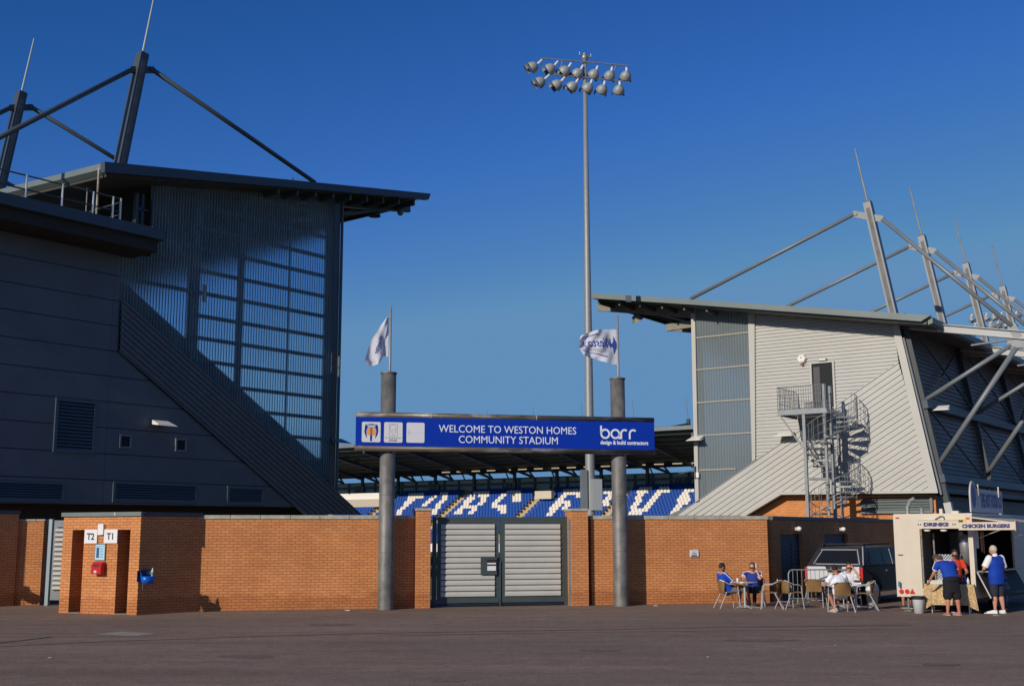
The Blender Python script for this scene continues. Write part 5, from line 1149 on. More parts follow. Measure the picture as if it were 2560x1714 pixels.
# roof sign
rz_ = Matrix(((0, 0, 1), (1, 0, 0), (0, 1, 0))).to_euler()
q0, q1 = .06, 2.9
FR = mat('roof_sign_face', (.42, .44, .47), .5, 0, .08, 3); zq = zt_+.08
m = M(); pts = []
for i in range(15): a = pi*i/14; pts.append((.32-.30*cos(a), zq+.42+.40*sin(a)))
pts = [(.02, zq)]+[(x, z) for x, z in pts]+[(.62, zq)]
m.prism(pts, WR-.04, WR).tf(Matrix(((0, 1, 0, 0), (1, 0, 0, 0), (0, 0, 1, 0), (0, 0, 0, 1)))); f = m.build('roof_sign_end', TRIM, tr)
M().lathe([(.001, .003), (.22, .003), (.22, 0)], n=24, m=Matrix.Translation((WR+.001, .33, zq+.42)) @ Matrix.Rotation(pi/2, 4, 'Y') @ Matrix.Diagonal((1.4, .9, 1, 1))).build('roundel', mat('roundel_blue', (.08, .10, .28), .5), f)
M().box(WR-.04, WR, .64, 3.25, zq, zq+.62).build('roof_sign', FR, tr)
o = text('lettering', 'THE HOT FOOD CO', .30, mat('sign_letter_blue', (.035, .07, .25), .5), tr, (WR+.006, 2.06, zq+.30), depth=.001, bold=.008); o.rotation_euler = rz_
xs = [v.co.x for v in o.data.vertices]; kk = 2.15/(max(xs)-min(xs))
for v in o.data.vertices: v.co.x *= kk; v.co.y *= 1.7
m = M()
for y in (.70, 2.80): m.box(WR+.002, WR+.03, y, y+.06, zq+.44, zq+.74)
m.build('sign_strap', CREAM, tr)
# flue pipes
q = at(2234, 1300, 34.2); M().path([(.12, .9, zt_-.3), (.12, .9, zt_+.25), (.2, .9, zt_+.42), (.33, .9, zt_+.48)], .06, 10).build('flue', GALV, tr)
M().tube((k(2279, 1290)[0], .9, zt_), (k(2279, 1290)[0], .9, zt_+.22), .055).lathe([(.10, 0), (.001, .06)], (k(2279, 1290)[0], .9, zt_+.24), n=12).build('vent_cowl', GALV, tr)
M().box(k(2370, 1285)[0], k(2388, 1285)[0], .3, .5, zt_+.05, zt_+.12).box(k(2340, 1285)[0], k(2348, 1285)[0], .3, .4, zt_+.05, zt_+.18).build('roof_vent', CREAM, tr)
# orange strips put in for sunlit brick beyond / white board in side hatch
M().box(WR-.32, WR-.30, 1.9, 2.05, 1.55, 2.1).box(WR-.32, WR-.30, 2.15, 2.22, 1.5, 2.1).build('lit_brick_strip', mat('lit_brick_orange', (.6, .25, .08), .6), tr); M().box(WR-.3, WR-.28, 1.2, 1.6, 1.65, 2.12).box(WR-.9, WR-.86, 1.9, 2.2, 1.7, 2.1).build('price_card', WHITE, tr)
# ================================================================ pickup
c0 = at(2016, 1450, 36.0); TKF = Fr(c0.x, c0.y, -37.0)
tk = thing('pickup_truck', 'dark blue pickup with a silver tailgate and black canopy parked by the shaded brick wall', 'pickup truck', TKF.o, radians(TKF.h))
NAVYP = mat('dark_grey_paint', (.028, .028, .030), .42, .1, 0, spec=.3); SILV = mat('silver_white_paint', (.70, .71, .72), .3, .3); CHR = mat('chrome', (.60, .60, .60), .25, .45)
WT = 1.74; SW = Matrix(((0, 1, 0, 0), (1, 0, 0, 0), (0, 0, 1, 0), (0, 0, 0, 1)))
def archpoly():
    pts = [(0, .62), (0, 1.10), (3.9, 1.10), (5.0, 1.00), (5.15, .8), (5.15, .5)]
    for cy in (4.25, 1.05): pts += [(cy+.45*cos(a), .40+.45*sin(a)) for a in [pi*i/10 for i in range(0, 11)] if .40+.45*sin(a) >= .4]
    return pts+[(.3, .5)]
lb = M(); ap = archpoly(); lb.add([(0.0, y, z) for y, z in ap]+[(WT, y, z) for y, z in ap], [(i, (i+1) % len(ap), (i+1) % len(ap)+len(ap), i+len(ap)) for i in range(len(ap))]); 
me = lb; lb.build('body', NAVYP, tk)
def ngon_side(x, pts, name, m_, par, flip=False):
    bm = bmesh.new(); vs = [bm.verts.new((x, y, z)) for y, z in pts]; f = bm.faces.new(vs); bmesh.ops.triangulate(bm, faces=[f]); md = bpy.data.meshes.new(name); bm.to_mesh(md); bm.free(); md.materials.append(m_)
    o = bpy.data.objects.new(name, md); COL.objects.link(o); o.parent = par; return o
ngon_side(WT, ap, 'side_panel', NAVYP, tk); ngon_side(0, ap, 'side_panel', NAVYP, tk)
def tap(m, sec):
    """sections (y, z0, x0, x1, z1, x2, x3)"""
    vs = []
    for y, z0, a, b, z1, c, d in sec: vs += [(a, y, z0), (b, y, z0), (d, y, z1), (c, y, z1)]
    m.add(vs, [(4*i+j, 4*i+(j+1) % 4, 4*i+4+(j+1) % 4, 4*i+4+j) for i in range(len(sec)-1) for j in range(4)]+[(3, 2, 1, 0), tuple(range(4*len(sec)-4, 4*len(sec)))]); return m
ins = .17
tap(M(), [(.06, 1.101, .05, WT-.05, 1.102, .06, WT-.06), (.42, 1.101, .04, WT-.04, 1.62, ins+.03, WT-ins-.03), (.6, 1.101, .04, WT-.04, 1.66, ins, WT-ins), (3.2, 1.101, .04, WT-.04, 1.68, ins, WT-ins), (3.5, 1.101, .04, WT-.04, 1.60, ins+.02, WT-ins-.02), (4.15, 1.101, .05, WT-.05, 1.12, .12, WT-.12)]).build('canopy', NAVYP, tk, bevel=.05)
rp = lambda x, y, u_=0: TKF.px(x, y, 0)
def rear_face(m, pts, off):
    """points (x, z) on the raked rear of the canopy, y rises from .06 at 1.10 to .42 at 1.62"""
    return m.add([(x, .06+(z-1.10)*.36/.52-off, z) for x, z in pts]+[(x, .06+(z-1.10)*.36/.52-off+.012, z) for x, z in pts], [tuple(range(len(pts)))]+[(i, i+len(pts), (i+1) % len(pts)+len(pts), (i+1) % len(pts)) for i in range(len(pts))])
rear_face(M(), [(.30, 1.20), (WT-.2, 1.20), (WT-.32, 1.55), (.40, 1.55)], .03).build('rear_window', TINT, tk)
m = M()
P3 = lambda x, z, o=.045: Vector((x, .06+(z-1.10)*.36/.52-o, z))
m.tube(P3(.28, 1.17), P3(WT-.14, 1.17), .016).tube(P3(.36, 1.585), P3(WT-.30, 1.585), .016).tube(P3(.22, 1.17), P3(.40, 1.56), .014).tube(P3(WT-.10, 1.15), P3(WT-.27, 1.6), .018); m.build('window_trim', CHR, tk)
M().tube((WT-.13, .42, 1.66), (WT-.02, .12, 1.14), .02).build('roll_bar', CHR, tk)
M().box(.05, .95*WT, -.035, -.001, .72, 1.10).build('tailgate', SILV, tk, bevel=.012)
M().prism([(.62, 1.105), (1.14, 1.105), (1.10, .93), (.70, .93)], -.045, -.036).build('handle_recess', NAVYP, tk)
M().prism([(.78, 1.08), (.98, 1.08), (.95, 1.02), (.81, 1.02)], -.052, -.046).build('emblem', CHR, tk)
M().box(.02, WT-.02, -.14, -.0, .54, .66).build('bumper', SILV, tk, bevel=.02)
for x in (-.012, WT-.06): M().box(x, x+.075, -.05, .05, .72, 1.08).build('tail_light', RED, tk, bevel=.01)
sideW = lambda y, z: (WT-.04-(z-1.10)*(ins-.04)/.56+.008, y, z)
for pts in ([(.75, 1.16), (1.75, 1.16), (1.75, 1.56), (.92, 1.56)], [(1.95, 1.16), (2.6, 1.16), (2.6, 1.58), (1.95, 1.58)], [(2.68, 1.16), (3.55, 1.16), (3.35, 1.45), (3.15, 1.56), (2.68, 1.58)]):
    M().add([sideW(y, z) for y, z in pts], [tuple(range(len(pts)))]).build('side_window', TINT, tk)
M().tube(sideW(2.64, 1.14), sideW(2.64, 1.6), .014).build('window_pillar', CHR, tk)
M().box(WT+.0, WT+.18, 3.3, 3.38, 1.14, 1.30).build('wing_mirror', CHR, tk, bevel=.02)
M().tube((ins+.08, .7, 1.74), (ins+.08, 3.0, 1.76), .02).tube((WT-ins-.08, .7, 1.74), (WT-ins-.08, 3.0, 1.76), .02).tube((ins+.08, .9, 1.745), (WT-ins-.08, .9, 1.745), .018).tube((ins+.08, 2.6, 1.755), (WT-ins-.08, 2.6, 1.755), .018).tube((ins+.08, .9, 1.66), (ins+.08, .9, 1.745), .015).tube((WT-ins-.08, .9, 1.66), (WT-ins-.08, .9, 1.745), .015).build('roof_rack', BLACK, tk)
for y in (1.05, 4.25):
    for x in (.0, WT-.24): 
        w_ = M().tube((x+.02, y, .37), (x+.22, y, .37), .37, n=28).build('wheel', BLACK, tk); xx = x+.225 if x > 0 else x+.015
        M().lathe([(.001, .02), (.08, .015), (.22, .0)], n=18, m=Matrix.Translation((xx, y, .37)) @ Matrix.Rotation(pi/2 if x > 0 else -pi/2, 4, 'Y')).build('rim', ALU, w_)
M().box(.12, WT-.12, .1, 5.0, .42, .60).build('underbody', BLACK, tk)
M().box(WT+.001, WT+.02, 2.75, 2.9, .95, .98).box(WT+.001, WT+.02, 1.9, 2.05, .95, .98).build('door_handle', CHR, tk)
# ================================================================ cafe furniture
RAT = mat('brown_rattan_weave', (.22, .125, .045), .8, 0, .35, 60, .3, 90)
def make_chair():
    t = thing('cafe_chair', '', 'chair')
    M().add([(-.21, -.2, .43), (.21, -.2, .43), (.23, .22, .455), (-.23, .22, .455), (-.21, -.2, .455), (.21, -.2, .455), (.23, .22, .475), (-.23, .22, .475)], [(0, 3, 2, 1), (4, 5, 6, 7), (0, 1, 5, 4), (1, 2, 6, 5), (2, 3, 7, 6), (3, 0, 4, 7)]).build('seat', RAT, t)
    m = M(); vs = []
    for i in range(9):
        a = (i/8-.5); x = a*.44; 
        for z, y in ((.44, -.19), (.60, -.24), (.76, -.29)): vs.append((x*(1 if z < .6 else 1.0), y+a*a*.45*(z-.40)/.3, z+.03*(1-4*a*a)*(z > .7)))
    fs = [(i*3+j, i*3+3+j, i*3+4+j, i*3+1+j) for i in range(8) for j in range(2)]
    m.add(vs, fs).add([(x, y-.018, z) for x, y, z in vs], [f[::-1] for f in fs]); m.build('backrest', RAT, t)
    for s in (-1, 1):
        M().path([(s*.27, .26, 0), (s*.245, .22, .44), (s*.255, .20, .62), (s*.26, .12, .66), (s*.265, -.05, .67), (s*.255, -.2, .74), (s*.17, -.29, .785)], .014, 8).build('arm_frame', ALU, t)
        M().tube((s*.22, -.12, .44), (s*.27, -.34, 0), .014, n=8).build('leg', ALU, t)
    M().tube((-.25, .20, .44), (.25, .20, .44), .012, n=8).tube((-.22, -.14, .435), (.22, -.14, .435), .012, n=8).tube((-.235, -.2, .2), (.235, -.2, .2), .008, n=6).build('seat_frame', ALU, t)
    return t
CH = [(1821, 1519, -80, 'rattan chair under the man in the royal blue shirt at the left table'), (1890, 1514, 165, 'rattan chair of the person on the phone behind the left table'), (1928, 1521, 75, 'empty rattan chair facing the left table, in front of the wall corner'),
      (1977, 1521, -70, 'empty rattan chair at the left end of the crowd barrier, turned to the right'), (2040, 1516, -25, 'empty rattan chair seen beside the left arm of the man in the white shirt'),
      (2103, 1529, 4, 'rattan chair with its back to the camera under the man in the white shirt'), (2163, 1524, 78, 'empty rattan chair beside the tall white bin'), (2124, 1512, 185, 'rattan chair of the woman shading her eyes behind the right table')]
ch0 = make_chair(); CP = []
for i, (x, y, h, l) in enumerate(CH):
    c = ch0 if i == 0 else copy_tree(ch0); p = ground(x, y); c.location = p; c.rotation_euler = (0, 0, radians(h)); c['label'] = l; c['category'] = 'chair'; c['group'] = 'rattan cafe chairs'; CP.append(p)
def make_table():
    t = thing('cafe_table', '', 'table'); M().lathe([(.001, .70), (.33, .70), (.35, .705), (.355, .72), (.345, .732), (.001, .732)], n=32).build('table_top', ALU, t, smooth=2)
    M().tube((0, 0, .03), (0, 0, .70), .03).build('column', ALU, t)
    m = M()
    for k in range(4): a = k*pi/2+.4; m.tube((0, 0, .09), (.32*cos(a), .32*sin(a), .015), .018, .012, 8)
    m.build('foot', ALU, t); return t
tb0 = make_table(); p = ground(1863, 1520); tb0.location = p; tb0['label'] = 'round aluminium table between the man in blue and the person on the phone'; tb0['group'] = 'round cafe tables'
tb1 = copy_tree(tb0); tb1.location = ground(2096, 1519); tb1['label'] = 'round aluminium table in front of the man in the white shirt'
q = p+Vector((-.2, -.05, .732)); t = thing('drinking_glass', 'small clear glass on the left round table', 'glass', q); M().lathe([(.02, 0), (.03, .1), (.028, .1), (.018, .01), (.001, .01)], n=12).build('tumbler', mat('clear_glass', (.8, .85, .85), .05), t)
# crowd barrier
b0, b1 = ground(1974, 1513), ground(2152, 1512); bf = fr2(b0, b1); lb_ = (b1-b0).length; by = thing('crowd_barrier', 'galvanised crowd barrier standing in front of the pickup tailgate', 'barrier', bf.o, radians(bf.h))
zt_ = bf.px(2060, 1423)[1]; r_ = .12; m = M()
m.path([(0, 0, .0), (0, 0, zt_-r_), (.035, 0, zt_-.035), (r_, 0, zt_), (lb_-r_, 0, zt_), (lb_-.035, 0, zt_-.035), (lb_, 0, zt_-r_), (lb_, 0, 0)], .02, 8).tube((0, 0, .2), (lb_, 0, .2), .018); m.build('frame', GALV, by)
m = M()
for i in range(1, 16): m.tube((lb_*i/16, 0, .2), (lb_*i/16, 0, zt_), .008, n=6)
m.build('bar', GALV, by)
for x in (.25, lb_-.25): M().path([(x, -.28, .0), (x, -.2, .06), (x, .2, .06), (x, .28, .0)], .016, 6).tube((x, 0, .05), (x, 0, .2), .016).build('foot', GALV, by)
# bins
p = ground(2182, 1521.5); t = thing('pedal_bin', 'tall pale plastic bin with a domed lid beside the pickup', 'bin', p)
GB = mat('pale_grey_plastic', (.68, .71, .73), .4, 0, .04, 4)
M().lathe([(.001, 0), (.125, 0), (.165, .50), (.172, .50), (.172, .53), (.16, .53)], n=28).build('bin_body', GB, t, smooth=2); M().lathe([(.168, .531), (.165, .60), (.10, .73), (.07, .735), (.001, .735)], n=28).build('lid', WHITE, t, smooth=2)
p = ground(2298, 1532); t = thing('bucket', 'white plastic bucket with a black liner beside the cloth-covered table', 'bucket', p)
M().lathe([(.001, 0), (.125, 0), (.16, .42), (.168, .43), (.15, .43), (.12, .03), (.001, .02)], n=28).build('bucket_body', GB, t, smooth=2); M().lathe([(.172, .36), (.18, .44), (.15, .44), (.14, .3)], n=24).build('liner', BLACK, t)
# cloth covered table
p0, p1 = ground(2318, 1531), ground(2436, 1534); ct = fr2(p0, p1); lc = (p1-p0).length
t = thing('trestle_table', 'folding table carrying sauces in front of the trailer hatch', 'table', ct.o, radians(ct.h))
M().box(0, lc, 0, .55, .70, .73).build('table_top', WHITE, t)
for x in (.12, lc-.12):
    for y in (.08, .47): M().tube((x, y, 0), (x, y, .70), .014).build('leg', ALU, t)
CL = mat('patterned_ochre_cloth', (.55, .36, .16), .9, 0, .25, 28, col2=(.68, .52, .30), thresh=(.45, .6))
m = M(); vs = []; nx = 70
for i in range(nx+1):
    x = -.03+(lc+.06)*i/nx; edge = min(i, nx-i)/nx
    for j in range(9):
        f = j/8; fold = (.05*sin(x*16)*f+.03*sin(x*31+1)*f)*(1.6 if edge < .14 else .35)
        vs.append((x+(-.10 if i < nx*.12 else .10 if i > nx*.88 else 0)*f*(.12-min(edge, .12))*8, -.03-fold-.04*f, .735-f*(.52+.13*(edge < .13)*sin((.13-min(edge, .13))*12))))
m.add(vs, [(i*9+j, i*9+9+j, i*9+10+j, i*9+j+1) for i in range(nx) for j in range(8)]); m.box(-.03, lc+.03, -.03, .58, .7355, .742)
tag(m.build('tablecloth', CL, None, smooth=False, loc=ct.o, rz=radians(ct.h)), 'ochre patterned cloth hanging to the ground from the folding table', 'tablecloth')
for i, (fx_, c_, h_, l_) in enumerate(((.30, (.55, .56, .58), .10, 'low steel tray at the left end of the cloth-covered table'), (.93, (.55, .02, .02), .2, 'red sauce bottle at the right end of the cloth-covered table'), (1.0, (.03, .08, .45), .22, 'blue sauce bottle at the right end of the cloth-covered table'), (1.07, (.7, .7, .68), .18, 'white sauce bottle at the far right end of the cloth-covered table'), (.86, (.05, .06, .06), .24, 'dark bottle on the cloth-covered table'))):
    q = ct.w(fx_*lc/1.2, .2, .742); t = thing('sauce_bottle' if i else 'steel_tray', l_, 'bottle' if i else 'tray', q, radians(ct.h))
    if i: M().lathe([(.001, 0), (.035, 0), (.036, h_*.6), (.012, h_*.8), (.008, h_), (.001, h_)], n=12).build('bottle_body', mat('bottle_plastic', c_, .4), t, smooth=True); M().lathe([(.014, h_*.8), (.014, h_*.86), (.001, h_*.88)], n=10).build('nozzle', WHITE, t)
    else: M().box(-.25, .25, -.15, .15, 0, .02).box(-.25, .25, -.15, -.14, .02, .09).box(-.25, .25, .14, .15, .02, .09).box(-.25, -.24, -.14, .14, .02, .09).box(.24, .25, -.14, .14, .02, .09).build('tray_body', ALU, t)
# ================================================================ people
def fused(m, name, material, parent, vox=.013, smooth=3):
    me = bpy.data.meshes.new(name); me.from_pydata(m.v, [], m.f); o = bpy.data.objects.new(name, me); COL.objects.link(o)
    bm = bmesh.new(); bm.from_mesh(me); bmesh.ops.recalc_face_normals(bm, faces=bm.faces); bm.to_mesh(me); bm.free()
    r = o.modifiers.new('r', 'REMESH'); r.mode = 'VOXEL'; r.voxel_size = vox; s = o.modifiers.new('s', 'SMOOTH'); s.iterations = smooth; s.factor = .5
    bpy.context.view_layer.update(); e = bpy.data.meshes.new_from_object(o.evaluated_get(bpy.context.evaluated_depsgraph_get()))
    bpy.data.objects.remove(o); e.name = name; e.materials.clear(); e.materials.append(material); e.shade_smooth()
    q = bpy.data.objects.new(name, e); COL.objects.link(q); q.parent = parent; return q
def limb(m, pts, rs, n=10):
    for (a, b), (r0, r1) in zip(zip(pts, pts[1:]), zip(rs, rs[1:])): m.tube(a, b, r0, r1, n)
    for p, r in zip(pts, rs): m.ball(p, r, n=10, k=6)
def loft(m, rings, n=16):
    vs = []
    for c, w, d in rings:
        for i in range(n): a = 2*pi*i/n; vs.append(c+w*(abs(cos(a))**.8*(1 if cos(a) > 0 else -1))+d*sin(a))
    m.add(vs, [(i*n+j, i*n+(j+1) % n, (i+1)*n+(j+1) % n, (i+1)*n+j) for i in range(len(rings)-1) for j in range(n)]+[tuple(range(n))[::-1], tuple(range((len(rings)-1)*n, len(rings)*n))])
def person(label, loc, rz, J, C, s=1.0, build=1.0, vest=False, skirt=False, group=None, hair='short', shoes=True, glasses=False, beard=False, sleeve=.62):
    V_ = {k: Vector(v)*s for k, v in J.items()}
    t = thing('person', label, 'person', loc, rz, group)
    SK = mat('skin', C.get('skin', (.52, .24, .15)), .6); pel, ch, nk, hd = V_['pel'], V_['ch'], V_['nk'], V_['hd']
    lat = (V_['shL']-V_['shR']).normalized(); ax_ = (ch-pel).normalized(); fw = lat.cross(ax_).normalized()
    if fw.dot(V_['hd']-V_['nk']+Vector((.001, 0, 0))) < -9: fw = -fw
    hl = (V_['hpL']-V_['hpR']).normalized(); B_ = build*s
    def torso(m, g=0.0, low=.0, top=True):
        R_ = [(pel-ax_*(.09+low), hl*(.155*B_+g), fw*(.11*B_+g)), (pel, hl*(.17*B_+g), fw*(.12*B_+g)), (pel*.5+ch*.5, lat*(.155*B_+g), fw*(.115*B_+g)), (ch, lat*(.18*B_+g), fw*(.12*B_+g)), (ch*.45+nk*.55, lat*(.17*B_+g), fw*(.09*B_+g)), (nk*.92+ch*.08, lat*(.085*s+g), fw*(.06*s+g))]
        loft(m, R_)
    m = M(); torso(m); limb(m, [nk-ax_*.04, hd-(hd-nk)*.35], [.058*s, .052*s])
    hz = (hd-nk).normalized(); face = V_.get('face', fw); face = (face-hz*face.dot(hz)).normalized(); side = hz.cross(face).normalized()
    hm = Matrix((side, face, hz)).transposed().to_4x4(); hm.translation = hd
    b = len(m.v); m.ball((0, 0, 0), .076*s, .095*s, .115*s, 16, 12).ball((0, .03*s, -.055*s), .055*s, .06*s, .06*s).tube((0, .085*s, .012*s), (0, .112*s, -.022*s), .008*s, .014*s, 8).ball((.078*s, -.005, -.005*s), .01*s, .02*s, .03*s).ball((-.078*s, -.005, -.005*s), .01*s, .02*s, .03*s).ball((0, .088*s, -.055*s), .022*s, .012*s, .008*s)
    m.tf(hm, b)
    for S_ in 'LR':
        sh, el, wa = V_['sh'+S_], V_['el'+S_], V_['wa'+S_]; limb(m, [sh, el, wa], [.052*B_, .040*B_, .026*s])
        d = V_.get('hd'+S_, None); d = (d.normalized() if d else (wa-el).normalized()); a_ = d.orthogonal().normalized(); a_ = (lat-d*lat.dot(d)).normalized() if abs(lat.dot(d)) < .95 else a_; nrm = d.cross(a_)
        pc = wa+d*.05*s; loft(m, [(wa, a_*.022*s, nrm*.018*s), (pc, a_*.040*s, nrm*.016*s), (wa+d*.095*s, a_*.042*s, nrm*.013*s)], 8)
        hm_ = M()
        for k, ln in enumerate((.060, .072, .076, .066)):
            o_ = a_*((k-1.5)*.021*s); p0 = wa+d*.09*s+o_; p1 = p0+d*ln*.55*s+nrm*.012*s; p2 = p1+d*ln*.4*s+nrm*.03*s; limb(m, [p0, p1, p2], [.0095*s, .0085*s, .007*s], 6)
        q0 = wa+d*.035*s-a_*.03*s; q1 = q0+d*.035*s-a_*.03*s; limb(m, [q0, q1, q1+d*.03*s+nrm*.01], [.011*s, .010*s, .008*s], 6)
        hp, kn, an = V_['hp'+S_], V_['kn'+S_], V_['an'+S_]; cf = kn*.65+an*.35; back = -fw*.012*s
        limb(m, [hp, kn, cf+back, an], [.085*B_, .056*B_, .056*B_, .036*s]); to = V_['to'+S_]; limb(m, [an-Vector((0, 0, .03*s)), to], [.036*s, .03*s])
    body = fused(m, 'body', SK, t, .0115)
    # hair
    HC = mat('hair', C.get('hair', (.03, .02, .015)), .8, 0, .3, 60)
    m = M(); b = 0
    m.ball((0, -.022*s, .028*s), .083*s, .094*s, .105*s, 16, 12)
    if hair == 'long': m.ball((0, -.05*s, -.04*s), .08*s, .07*s, .12*s, 14, 10)
    if hair == 'cap': m.ball((0, .01*s, .05*s), .086*s, .105*s, .075*s, 14, 10)
    m.tf(hm); fused(m, 'hair', HC, t, .012, 2)
    m = M()
    for sx in (-1, 1): m.ball((sx*.03*s, .084*s, .005*s), .010*s, .006*s, .007*s, 8, 6)
    m.tf(hm).build('eyes', INK, body)
    if glasses: m = M().box(-.065*s, .065*s, .088*s, .104*s, -.008*s, .026*s).box(-.08*s, -.065*s, 0, .1*s, .008, .018).box(.065*s, .08*s, 0, .1*s, .008, .018); m.tf(hm).build('sunglasses', BLACK, t)
    if beard: m = M().ball((0, .04*s, -.075*s), .058*s, .062*s, .05*s); m.tf(hm); fused(m, 'beard', HC, t, .012, 2)
    # shirt
    m = M(); torso(m, .016*s, C.get('low', .03)*s)
    for S_ in 'LR':
        sh, el = V_['sh'+S_], V_['el'+S_]; e = sh+(el-sh)*sleeve; m.ball(sh, .072*B_, n=10, k=6).tube(sh, e, .072*B_, .064*B_, 12)
    SH = mat('shirt_cloth', C['shirt'], .85, 0, .12, 9)
    if vest:
        m2 = M()
        for S_ in 'LR':
            sh, el = V_['sh'+S_], V_['el'+S_]; e = sh+(el-sh)*.9; m2.ball(sh, .074*B_, n=10, k=6).tube(sh, e, .076*B_, .075*B_, 12)
        m2.tube(nk-hz*.03, nk+hz*.05*s, .075*s, .066*s, 14); fused(m2, 'shirt_sleeves', mat('white_cloth', (.80, .80, .82), .85), t, .013)
        m = M(); torso(m, .022*s, C.get('low', .03)*s)
        for S_ in 'LR': m.ball(V_['sh'+S_]*.86+ch*.14, .078*B_, n=10, k=6)
    sho = fused(m, 'shirt', SH, t, .013)
    if C.get('trim'):
        m = M(); TM = mat('white_trim', (.8, .8, .84), .85)
        for S_ in 'LR':
            sh, el = V_['sh'+S_], V_['el'+S_]; e = sh+(el-sh)*sleeve; d = (el-sh).normalized(); m.tube(e-d*.018, e+d*.004, .067*B_, .066*B_, 12)
            up_ = (lat*(1 if S_ == 'L' else -1)+ax_*.9).normalized()
            m.path([nk+lat*(.05 if S_ == 'L' else -.05)*s+ax_*.01, sh*.5+nk*.5+ax_*.035*s+up_*.035, sh+up_*.078*B_, e+up_*.070*B_], .011*s, 6)
        m.build('shirt_trim', TM, sho)
    # lower garment
    PT = mat('trouser_cloth', C['legs'], .9, 0, .15, 12); m = M(); lg = C.get('leg_len', .85)
    loft(m, [(pel-ax_*.13*s, hl*(.17*B_), fw*(.125*B_)), (pel-ax_*.02*s, hl*(.182*B_), fw*.134*B_), (pel+ax_*.06*s, hl*.172*B_, fw*.128*B_)])
    for S_ in 'LR':
        hp, kn, an = V_['hp'+S_], V_['kn'+S_], V_['an'+S_]
        if lg <= 1: e = hp+(kn-hp)*lg; limb(m, [hp, e], [.10*B_, (.088 if not skirt else .115)*B_], 12)
        else: limb(m, [hp, kn, kn+(an-kn)*(lg-1)], [.10*B_, .070*B_, .055*B_], 12)
    if skirt: k0 = (V_['hpL']+V_['hpR'])/2; k1 = (V_['knL']+V_['knR'])/2; loft(m, [(k0, hl*.20*B_, fw*.14*B_), (k1+(k0-k1)*.1, hl*.19*B_, fw*.13*B_)])
    fused(m, 'skirt' if skirt else 'trousers', PT, t, .015)
    if shoes:
        for S_ in 'LR':
            an, to = V_['an'+S_], V_['to'+S_]; d = (to-an); d.z = 0; d.normalize(); c = Vector((an.x, an.y, 0))-d*.05*s; m = M(); sd_ = Vector((-d.y, d.x, 0)); base = min(an.z, to.z)-.035*s if C.get('lift') else 0
            z0 = base
            loft(m, [(c+Vector((0, 0, z0+.045*s)), sd_*.036*s, Vector((0, 0, .045*s))), (c+d*.07*s+Vector((0, 0, z0+.05*s)), sd_*.042*s, Vector((0, 0, .05*s))), (c+d*.18*s+Vector((0, 0, z0+.035*s)), sd_*.048*s, Vector((0, 0, .035*s))), (c+d*.265*s+Vector((0, 0, z0+.025*s)), sd_*.034*s, Vector((0, 0, .022*s)))], 10)
            so_ = fused(m, 'shoe', mat('shoe', C.get('shoe', (.1, .1, .1)), .7), t, .012, 2)
            m = M().box(-.05*s, .27*s, -.046*s, .046*s, 0, .018*s); mm = Matrix((d, sd_, Vector((0, 0, 1)))).transposed().to_4x4(); mm.translation = Vector((an.x, an.y, z0+.001)); m.tf(mm).build('sole', mat('sole', C.get('sole', (.5, .5, .48)), .7), so_)
    return t
# seated pose: +y forward, x to the person's right->left
def sit(lean=-.08, hands=((-.12, .38, .62), (.12, .38, .62)), elb=((-.27, .08, .70), (.27, .08, .70)), kn=((-.12, .44, .52), (.12, .44, .52)), an=((-.12, .42, .09), (.12, .42, .09)), hdv=(0, .05, .17), face=(0, 1, 0), up=0):
    z = .50; ch = Vector((0, lean, z+.28)); nk = Vector((0, lean*1.35, z+.46)); hd = nk+Vector(hdv)
    return dict(pel=(0, 0, z), ch=ch, nk=nk, hd=hd, shR=ch+Vector((.19, -.0, .13)), shL=ch+Vector((-.19, 0, .13)), elR=elb[1], elL=elb[0], waR=hands[1], waL=hands[0], hpR=(.09, .02, z-.02), hpL=(-.09, .02, z-.02),
                knR=kn[1], knL=kn[0], anR=an[1], anL=an[0], toR=(an[1][0], an[1][1]+.16, .03+max(0, an[1][2]-.09)), toL=(an[0][0], an[0][1]+.16, .03+max(0, an[0][2]-.09)), face=face)
ROY = (.0, .05, .46)
person('bearded man in royal blue football shirt leaning back in a chair at the left table', CP[0], radians(-72), sit(-.16, ((-.10, .46, .58), (.10, .42, .60)), ((-.27, .14, .64), (.28, .10, .64)), ((-.10, .46, .53), (.15, .50, .53)), ((-.10, .40, .09), (.15, .62, .09)), (0, .06, .165), (0, 1, -.3)),
       dict(shirt=ROY, trim=1, legs=(.17, .16, .15), leg_len=.9, skin=(.30, .12, .07), hair=(.02, .015, .012), shoe=(.14, .135, .125), sole=(.5, .48, .43)), beard=True)
person('seated person in navy football shirt and jeans with a phone to the ear', CP[1]+Vector((-.05, -.02, 0)), radians(160), sit(.06, ((-.12, .16, 1.03), (.20, .42, .77)), ((-.24, .32, .79), (.30, .22, .78)), ((-.10, .46, .53), (.12, .44, .53)), ((-.06, .38, .09), (.10, .36, .09)), (0, .07, .16), (-.1, 1, -.25)),
       dict(shirt=(.012, .03, .24), trim=1, legs=(.012, .028, .065), leg_len=1.88, skin=(.60, .30, .20), hair=(.09, .045, .02), shoe=(.02, .02, .03)), glasses=True)
p = CP[1]+Vector((-.05, -.02, 0)); a = radians(160)
q = p+Matrix.Rotation(a, 3, 'Z') @ Vector((-.112, .15, 1.15)); t = thing('mobile_phone', 'pale phone held to the ear of the person behind the left table', 'phone', q, a); M().box(-.012, .012, -.035, .035, -.07, .07).build('phone_case', WHITE, t, bevel=.004); M().box(-.014, -.0125, -.03, .03, -.06, .06).build('screen', TINT, t)
